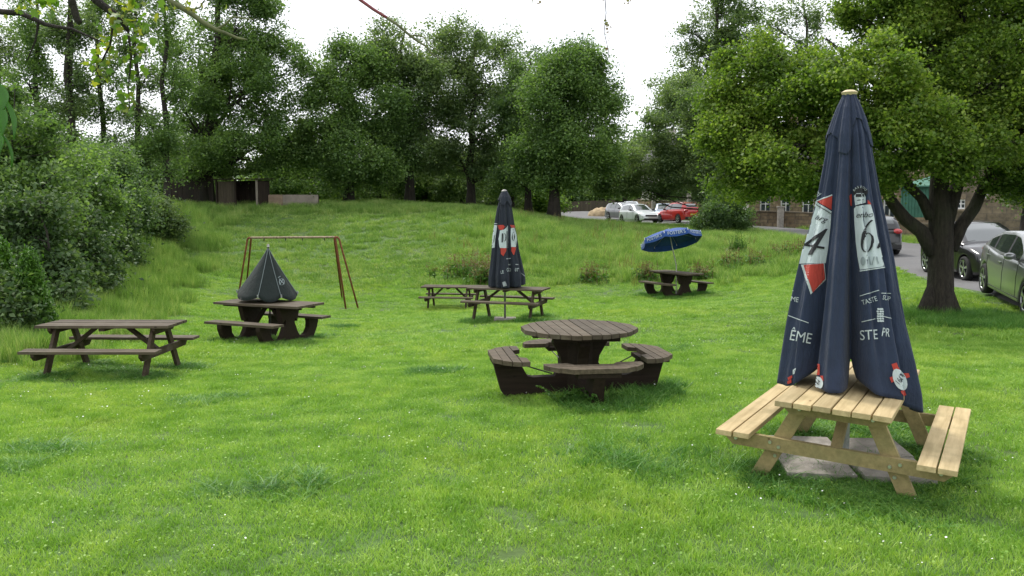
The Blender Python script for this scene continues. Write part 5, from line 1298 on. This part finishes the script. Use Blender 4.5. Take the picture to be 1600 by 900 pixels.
M['ashlar'] = stone('coursed_stone', (.12, .10, .07), (.23, .185, .13), (.13, .11, .09), row=.30, wid=.62)
M['pale_render'] = plain('pale_render', (.55, .50, .46), .9, 0, .1, 2)
M['roof_slate'] = stone('slate_roof', (.09, .09, .10), (.15, .15, .16), (.05, .05, .05), row=.25, wid=.3)
M['green_paint'] = plain('faded_green_boards', (.05, .16, .11), .7, 0, .25, 3)
M['dark_pane'] = plain('dark_window_glass', (.04, .05, .06), .1, 0, .2, 2)
M['fence_dark'] = wood('dark_stained_boards', (.018, .013, .011), (.045, .033, .026), (.012, .009, .008), grain=(26, 26, 2))
M['brown_board'] = wood('brown_board', (.05, .04, .03), (.10, .08, .06), (.03, .02, .015), grain=(26, 26, 2))
M['grey_board'] = plain('weathered_pale_board', (.25, .215, .18), .9, 0, .22, 2.2, bump=.3)
def frame_xy(a, b, z=None):
    a, b = Vector((a[0], a[1], 0)), Vector((b[0], b[1], 0)); return a, b, (b - a).length, math.atan2(b.y - a.y, b.x - a.x)
def house(label, a, b, depth, eaves, ridge, wallm, roofm, wins, cat='house', name='stone_house', zoff=0.0, group=None, door=None):
    """front wall from a to b (left to right as seen); wins: (u, z, w, h, kind)"""
    a, b, L, rz = frame_xy(a, b); z0 = min(g(a.x, a.y), g(b.x, b.y)) + zoff
    t = thing(name, label, cat, (a.x, a.y, z0), rz, group)
    bm = B(); W_ = .35; cuts = sorted(wins, key=lambda q: q[0]); x = 0
    for (u_, z, w, h, kd) in cuts:
        if u_ > x: box(bm, ((x + u_) / 2, W_ / 2, eaves / 2 - .3), (u_ - x, W_, eaves + .6))
        box(bm, (u_ + w / 2, W_ / 2, (z - .6) / 2), (w, W_, z + .6)); box(bm, (u_ + w / 2, W_ / 2, (z + h + eaves) / 2), (w, W_, eaves - z - h)); x = u_ + w
    box(bm, ((x + L) / 2, W_ / 2, eaves / 2 - .3), (L - x, W_, eaves + .6))
    for xx in (W_ / 2, L - W_ / 2):
        prism(bm, [(W_ + .002, -.6), (W_ + .002, eaves), (depth / 2, ridge - .03), (depth, eaves), (depth, -.6)], xx - W_ / 2, xx + W_ / 2, 'yz')
    box(bm, (L / 2, depth - W_ / 2 - .002, eaves / 2 - .3), (L - 2 * W_ - .004, W_, eaves + .6)); obj('wall', bm, wallm, t)
    bm = B()
    ov = .25
    prism(bm, [(-ov, eaves - .10), (-ov, eaves + .02), (depth / 2, ridge + .12), (depth + ov, eaves + .02), (depth + ov, eaves - .10), (depth / 2, ridge)], -ov, L + ov, 'yz'); rf = obj('roof', bm, roofm, t)
    bm = B(); box(bm, (L * .12, depth / 2, ridge + .5), (.8, .6, 1.3), bev=.02); box(bm, (L * .12, depth / 2, ridge + 1.19), (.9, .7, .08)); obj('chimney', bm, wallm, rf)
    for (u_, z, w, h, kd) in wins:
        nm = 'door' if kd == 'door' else 'window'
        bm = B(); fw = .07
        for s in (0, 1):
            box(bm, (u_ + fw / 2 + s * (w - fw), .12, z + h / 2), (fw, .09, h)); box(bm, (u_ + w / 2, .12, z + fw / 2 + s * (h - fw)), (w - 2 * fw - .002, .088, fw))
        if kd != 'door':
            box(bm, (u_ + w / 2, .12, z + h / 2), (.045, .07, h - 2 * fw - .002)); box(bm, (u_ + w / 2, .12, z + h * .55), (w - 2 * fw - .002, .06, .045))
        fr = obj(nm, bm, M['white'], t)
        bm = B(); box(bm, (u_ + w / 2, .15, z + h / 2), (w - .1, .02, h - .1)); obj('panel' if kd == 'door' else 'pane', bm, M['green_paint'] if kd == 'door' else M['dark_pane'], fr)
        bm = B(); box(bm, (u_ + w / 2, -.03, z - .06), (w + .2, .14, .10), bev=.01); obj('sill', bm, M['ashlar'], fr)
    return t
xy = lambda px, d: (toward(px, d), d)
house('stone cottage with small white windows glimpsed through the leaves left of the tall parasol', xy(1168, 59), xy(1345, 52), 6.5, 4.6, 7.2, M['rubble'], M['roof_slate'],
      [(.9, .9, .9, 1.2, 'w'), (2.6, .9, .8, 1.2, 'w'), (4.3, .8, .9, 1.3, 'w'), (6.3, .2, 1.0, 1.1, 'w'), (8.3, .9, .9, 1.3, 'w'), (1.4, 3.0, .9, 1.1, 'w'), (4.1, 3.0, .9, 1.1, 'w')][:5])
house('stone cottage with a large white framed window beside the green boarding', xy(1350, 50), xy(1404, 48), 6, 4.6, 7.0, M['rubble'], M['roof_slate'], [(1.15, .8, .78, 1.5, 'w')])
house('coursed stone building at the right behind the black and grey cars', xy(1466, 39.5), xy(1625, 35.5), 7, 4.8, 7.8, M['ashlar'], M['roof_slate'],
      [(.7, 1.7, .5, .45, 'w'), (1.9, 2.2, .35, .3, 'w')])
house('pale rendered house behind the leaves above the cars', xy(1000, 96), xy(1150, 88), 8, 5.6, 8.6, M['pale_render'], M['roof_slate'],
      [(1.0, 1.0, 1.1, 1.3, 'w'), (4.0, .3, 1.0, 2.1, 'door'), (6.5, 1.0, 1.3, 1.3, 'w'), (9.0, 1.0, 1.1, 1.3, 'w')], name='rendered_house')
# green boarded lean-to
a, b, L, rz = frame_xy(xy(1404, 46), xy(1480, 43)); z0 = g(a.x, a.y)
t = thing('green_shed', 'faded green boarded lean-to behind the forked tree trunk', 'shed', (a.x, a.y, z0), rz)
bm = B(); prism(bm, [(0, 1.05), (0, 2.7), (3.0, 3.4), (3.0, 1.05)], 0, L, 'yz')
o = obj('wall', bm, M['green_paint'], t)
bm = B()
for i in range(int(L / .22)): box(bm, (.11 + i * .22, -.012, 1.87), (.025, .02, 1.6))
obj('batten', bm, M['green_paint'], t); bm = B(); prism(bm, [(-.2, 2.66), (-.2, 2.74), (3.2, 3.54), (3.2, 3.46)], -.2, L + .2, 'yz'); obj('roof', bm, M['green_paint'], t)
bm = B(); box(bm, (L / 2, 1.5, .37), (L, 3.0, 1.35)); obj('base_wall', bm, M['rubble'], t)
# low walls
def low_wall(label, pts, h, th, mat, name='stone_wall', cap=True, group='low stone walls along the road', posts=()):
    p0 = pts[0]; base = Vector((p0[0], p0[1], g(*p0))); t = thing(name, label, 'wall', base, 0, group); bm = B(); bc = B()
    R_ = resample(pts, 30) if len(pts) > 2 else np.stack([np.linspace(pts[0][i], pts[1][i], 14) for i in (0, 1)], 1)
    for tgt, zlo, zhi, w_ in ((bm, -.3, h, th), (bc, h + .002, h + .08, th + .1)):
        rows = []
        for i in range(len(R_)):
            d = R_[min(i + 1, len(R_) - 1)] - R_[max(i - 1, 0)]; d /= np.linalg.norm(d); nx, ny = -d[1], d[0]; x, y = R_[i]; z = g(x, y)
            rows.append([tgt.verts.new(Vector((x + s * nx * w_ / 2, y + s * ny * w_ / 2, z + q)) - base) for s, q in ((-1, zlo), (1, zlo), (1, zhi), (-1, zhi))])
        for A_, B_ in zip(rows, rows[1:]):
            for j in range(4): tgt.faces.new((A_[j], A_[(j + 1) % 4], B_[(j + 1) % 4], B_[j]))
        tgt.faces.new(rows[0]); tgt.faces.new(rows[-1][::-1])
    obj('stonework', bm, mat, t)
    if cap: obj('coping', bc, M['ashlar'], t)
    else: bc.free()
    for (x, y, hh) in posts:
        bm = B(); box(bm, (0, 0, hh / 2 - .1), (.34, .34, hh + .2), bev=.02); box(bm, (0, 0, hh + .06), (.42, .42, .10), bev=.02); o = obj('gate_post', bm, M['slab'], t); o.location = Vector((x, y, g(x, y))) - base
    return t
low_wall('rubble stone wall with a square post beyond the road left of the tall parasol', [xy(1158, 55.5), xy(1215, 52.6), xy(1260, 50.6), xy(1330, 47.6)], .95, .4, M['rubble'], posts=[(*xy(1218, 52.0), 1.25)])
low_wall('low stone wall below the white framed window and green boarding', [xy(1345, 46.5), xy(1400, 43.8), xy(1462, 41.2)], .85, .4, M['rubble'])
low_wall('reddish wall behind the red and white hatchbacks', [xy(990, 86), xy(1060, 79), xy(1140, 72)], 1.5, .4, M['rubble'], posts=[(*xy(1020, 82), 2.0), (*xy(1075, 77), 2.2)])
# rubble heap by the road
hp = Vector((*xy(944, 84), 0)); hp.z = g(hp.x, hp.y); bm = B(); bmesh.ops.create_icosphere(bm, subdivisions=4, radius=1)
for v in bm.verts: v.co = Vector((v.co.x * 1.7, v.co.y * 1.4, max(v.co.z, -.2) * .85 + .12 * math.sin(v.co.x * 9) * math.cos(v.co.y * 11)))
o = obj('sand_heap', bm, plain('sandy_rubble', (.36, .27, .16), .95, 0, .4, 3, bump=.6), None, smooth=True); o.location = hp; tag(o, 'yellowish heap of sand beside the far silver car', 'heap')
# timber shelter, fence and pale wall on the crest
def board_fence(label, a, b, h, mat, name='board_fence', group=None, bw=.15, gap=.012, topvar=.03, posts=2.0):
    a, b, L, rz = frame_xy(a, b); base = Vector((a.x, a.y, g(a.x, a.y))); t = thing(name, label, 'fence', base, rz, group); bm = B(); r = random.Random(3); bp = B()
    n_ = int(L / bw)
    for i in range(n_):
        x = (i + .5) * bw; wx_, wy_ = a.x + math.cos(rz) * x, a.y + math.sin(rz) * x; z = g(wx_, wy_) - base.z; hh = h + r.uniform(-topvar, topvar)
        box(bm, (x, r.uniform(-.006, .006), z + hh / 2 - .05), (bw - gap, .025, hh + .1))
    obj('boards', bm, mat, t)
    for i in range(int(L / posts) + 1):
        x = min(i * posts, L); z = g(a.x + math.cos(rz) * x, a.y + math.sin(rz) * x) - base.z; bp = B(); box(bp, (x, .07, z + h / 2 - .1), (.1, .1, h + .25), bev=.004); obj('post', bp, mat, t)
    return t
board_fence('tall dark brown board fence left of the wooden shelter', xy(262, 49), xy(338, 48), 1.65, M['fence_dark'])
a, b, L, rz = frame_xy(xy(340, 47), xy(405, 46.4)); base = Vector((a.x, a.y, g(a.x, a.y) - .05))
t = thing('timber_shelter', 'dark open fronted wooden shelter on the crest beneath the dense tree', 'shelter', base, rz)
bm = B()
for i in range(14): box(bm, (L * (i + .5) / 14, 1.3, .78), (L / 14 - .01, .03, 1.6))
obj('back_wall', bm, M['fence_dark'], t)
bm = B()
for i in range(6): box(bm, (.12 + (L * .40) * (i + .5) / 6, .05, .76), (L * .40 / 6 - .012, .03, 1.5))
obj('front_panel', bm, M['brown_board'], t)
for xx in (0.02, L - .02):
    bm = B()
    for i in range(6): box(bm, (xx, .12 + 1.1 * (i + .5) / 6, .75), (.03, .17, 1.55))
    obj('side_wall', bm, M['fence_dark'], t)
for xx in (.05, L * .47, L - .05):
    bm = B(); box(bm, (xx, 0, .76), (.09, .09, 1.7), bev=.004); obj('post', bm, M['fence_dark'] if xx < L - .2 else M['grey_board'], t)
bm = B(); box(bm, (L / 2, .65, 1.655), (L + .3, 1.65, .06), (R(2), 0, 0), .004); obj('roof', bm, M['fence_dark'], t)
low = thing('pale_panel_wall', 'long low weathered pale wall on the crest right of the shelter', 'wall', (*xy(415, 47.5), g(*xy(415, 47.5)) - .04)); a, b, L, rz = frame_xy(xy(415, 47.5), xy(499, 47.8)); low.rotation_euler = (0, 0, rz)
for i, (f0, f1) in enumerate(((0, .34), (.34, 1))):
    bm = B(); box(bm, (L * (f0 + f1) / 2, .03, .34), (L * (f1 - f0) - .01, .06, .82), bev=.006); obj('panel', bm, M['grey_board'] if i else plain('tan_board', (.27, .20, .14), .9, 0, .2, 3), low)
bm = B()
for x in (.02, L * .34, L * .67, L - .02): box(bm, (x, .105, .3), (.08, .08, .85), bev=.004)
obj('post', bm, M['brown_board'], low)
board_fence('weathered board fence closing the far end of the road', xy(868, 101), xy(962, 96), 1.25, M['brown_board'], bw=.2)

# ------------------------------------------------------------------ twigs hanging into the picture from the tree overhead
GH = 'branches hanging in from the tree overhead'
def lobed(name, C, size, mat, parent, seed, droop=.9, fold=.1, asp=.8):
    """small five-pointed leaves"""
    r = np.random.default_rng(seed); n = len(C)
    nrm = r.normal(0, 1, (n, 3)); nrm /= np.linalg.norm(nrm, axis=1)[:, None]
    u = r.normal(0, .6, (n, 3)); u[:, 2] -= droop; u -= (u * nrm).sum(1)[:, None] * nrm; u /= np.linalg.norm(u, axis=1)[:, None]
    v = np.cross(nrm, u); s = (size * r.uniform(.5, 1.3, n))[:, None]
    out_ = [(-.45, 0), (-.30, .42), (-.08, .26), (.12, .50), (.20, .20), (.60, 0), (.20, -.20), (.12, -.50), (-.08, -.26), (-.30, -.42)]
    P = np.stack([C + u * s * a + v * s * b + nrm * s * fold * abs(b) for a, b in out_], 1).reshape(-1, 3)
    T3 = np.concatenate([np.arange(n)[:, None] * 10 + np.array([f]) for f in ((0, 1, 2), (0, 2, 4), (2, 3, 4), (0, 4, 5), (0, 5, 6), (0, 6, 8), (6, 7, 8), (0, 8, 9))])
    return raw(name, P, T3, mat, parent)
def hanging(label, segs, leaf_spots, seed, lm='leaf_hang', ls=.026, bm_='bark', cat='branch'):
    p0 = at(*segs[0][0][0][:2], segs[0][0][0][2]); t = thing('overhanging_branch', label, cat, p0, 0, GH); bm = B()
    for pts, rd in segs:
        P = [at(x, y, d) - p0 for x, y, d in pts]; Q = [P[0]]
        for a, b in zip(P, P[1:]): Q += [a.lerp(b, .5) + Vector((0, 0, random.Random(seed + len(Q)).uniform(-.1, .1) * (b - a).length * .6)), b]
        tube(bm, Q, list(np.linspace(rd[0], rd[1], len(Q))), 7)
    obj('twig', bm, M[bm_], t, smooth=True)
    r = np.random.default_rng(seed); C_ = []
    for x, y, d, n_, sx, sy in leaf_spots:
        n_ = int(n_ * 1.5)
        k_ = d / F_PX
        for i in range(n_):
            p = at(x + r.normal(0, sx), y + r.normal(0, sy), d + r.normal(0, sx * k_)) - p0; C_.append(p)
    if C_: lobed('foliage', np.array(C_), ls, M[lm], t, seed, droop=.9, fold=.10, asp=.8)
    return t
M['twig_red'] = plain('reddish_twig', (.22, .05, .06), .6, 0, .3, 30)
M['twig_green'] = plain('mossy_twig', (.11, .12, .05), .8, 0, .4, 30)
hanging('mossy branch with yellow green leaves hanging in at the top left', [([(95, -60, 2.6), (150, 0, 2.6), (185, 25, 2.6), (200, 48, 2.6)], (.016, .007)), ([(200, 48, 2.6), (205, 90, 2.6), (200, 140, 2.6), (203, 170, 2.6)], (.004, .0015)),
        ([(180, 20, 2.6), (172, 70, 2.6), (150, 110, 2.6), (160, 128, 2.6)], (.004, .0015)), ([(100, -40, 2.6), (120, 30, 2.6), (125, 36, 2.6)], (.012, .009))],
        [(205, 30, 2.6, 30, 22, 22), (215, 80, 2.6, 22, 12, 14), (203, 125, 2.6, 20, 8, 16), (200, 160, 2.6, 14, 8, 10), (165, 60, 2.6, 26, 16, 20), (160, 112, 2.6, 14, 7, 12), (140, 95, 2.6, 8, 8, 6), (190, 10, 2.6, 20, 20, 14), (60, 8, 2.6, 34, 22, 9)], 1)
hanging('dark bare branch crossing the top left corner', [([(-20, 15, 3.2), (30, 20, 3.2), (70, 38, 3.2), (112, 45, 3.2), (160, 66, 3.2)], (.013, .003)), ([(60, 35, 3.2), (55, 65, 3.2), (42, 96, 3.2)], (.005, .002))], [], 2)
hanging('mossy branch sloping down over the dense tree at the top left', [([(252, -40, 3), (265, 2, 3), (300, 22, 3), (337, 46, 3), (372, 60, 3), (386, 62, 3)], (.014, .003)), ([(337, 46, 3), (352, 38, 3), (365, 26, 3), (398, 30, 3)], (.005, .0015)), ([(290, 16, 3), (312, 12, 3), (320, 0, 3)], (.004, .002))],
        [(300, 10, 3, 14, 16, 6)], 3, bm_='twig_green')
hanging('reddish twig reaching down over the middle trees', [([(540, -20, 2.8), (563, 0, 2.8), (605, 28, 2.8)], (.0060, .0050))], [], 4, bm_='twig_red')
hanging('greenish twig tip forking in front of the middle trees', [([(605, 28, 2.8), (640, 55, 2.8), (665, 72, 2.8), (675, 85, 2.8), (700, 97, 2.8)], (.0050, .0015)), ([(645, 55, 2.8), (662, 58, 2.8), (672, 72, 2.8), (690, 82, 2.8)], (.003, .001))], [], 5, bm_='twig_green')
hanging('thin dangling twig with tiny dry buds against the white sky', [([(944, -20, 2.8), (947, 20, 2.8), (944, 50, 2.8), (951, 80, 2.8), (950, 96, 2.8)], (.0016, .0008))], [(946, 20, 2.8, 6, 2, 12), (950, 60, 2.8, 10, 3, 14), (978, 3, 2.8, 6, 5, 2), (842, 2, 2.8, 4, 4, 2)], 6, ls=.010, lm='weed_red')
# broad glossy leaves close to the camera at the left edge
p0 = at(-30, 120, 1.3); t = thing('leafy_twig', 'broad glossy green leaves hanging close to the camera at the left edge', 'branch', p0, 0, GH)
bm = B(); tube(bm, [at(-30, 120, 1.3) - p0, at(-8, 135, 1.3) - p0, at(2, 150, 1.3) - p0], [.003, .003, .0015], 7); obj('twig', bm, M['twig_green'], t)
for i, (x0_, y0_, x1_, y1_, wd) in enumerate([(-10, 124, 6, 172, 8), (6, 150, 22, 218, 6.5), (-10, 150, 4, 212, 8), (2, 205, 18, 262, 4), (-16, 190, 0, 240, 7)]):
    A_, B_ = at(x0_, y0_, 1.3 + .02 * i) - p0, at(x1_, y1_, 1.28 + .02 * i) - p0; k_ = 1.3 / F_PX; bm = B(); rows = []
    for j in range(9):
        f = j / 8; c = A_.lerp(B_, f) + Vector((.010 * math.sin(f * 3), 0, 0)); hw = wd * k_ * math.sin(math.pi * min(1, f * .93 + .05)) ** .75
        sd_ = Vector((1, .3 * (-1) ** i, .25)).normalized(); rows.append([bm.verts.new(c - sd_ * hw + Vector((0, -.004, 0))), bm.verts.new(c), bm.verts.new(c + sd_ * hw + Vector((0, -.006, 0)))])
    for a_, b_ in zip(rows, rows[1:]):
        for q in (0, 1): bm.faces.new((a_[q], a_[q + 1], b_[q + 1], b_[q]))
    obj('leaf', bm, M['leaf_big'], t, smooth=True)

# set kinds on everything that is a countable thing
for o in SC.objects:
    if o.parent is None and o.get('category') and not o.get('kind'): o['kind'] = 'thing'
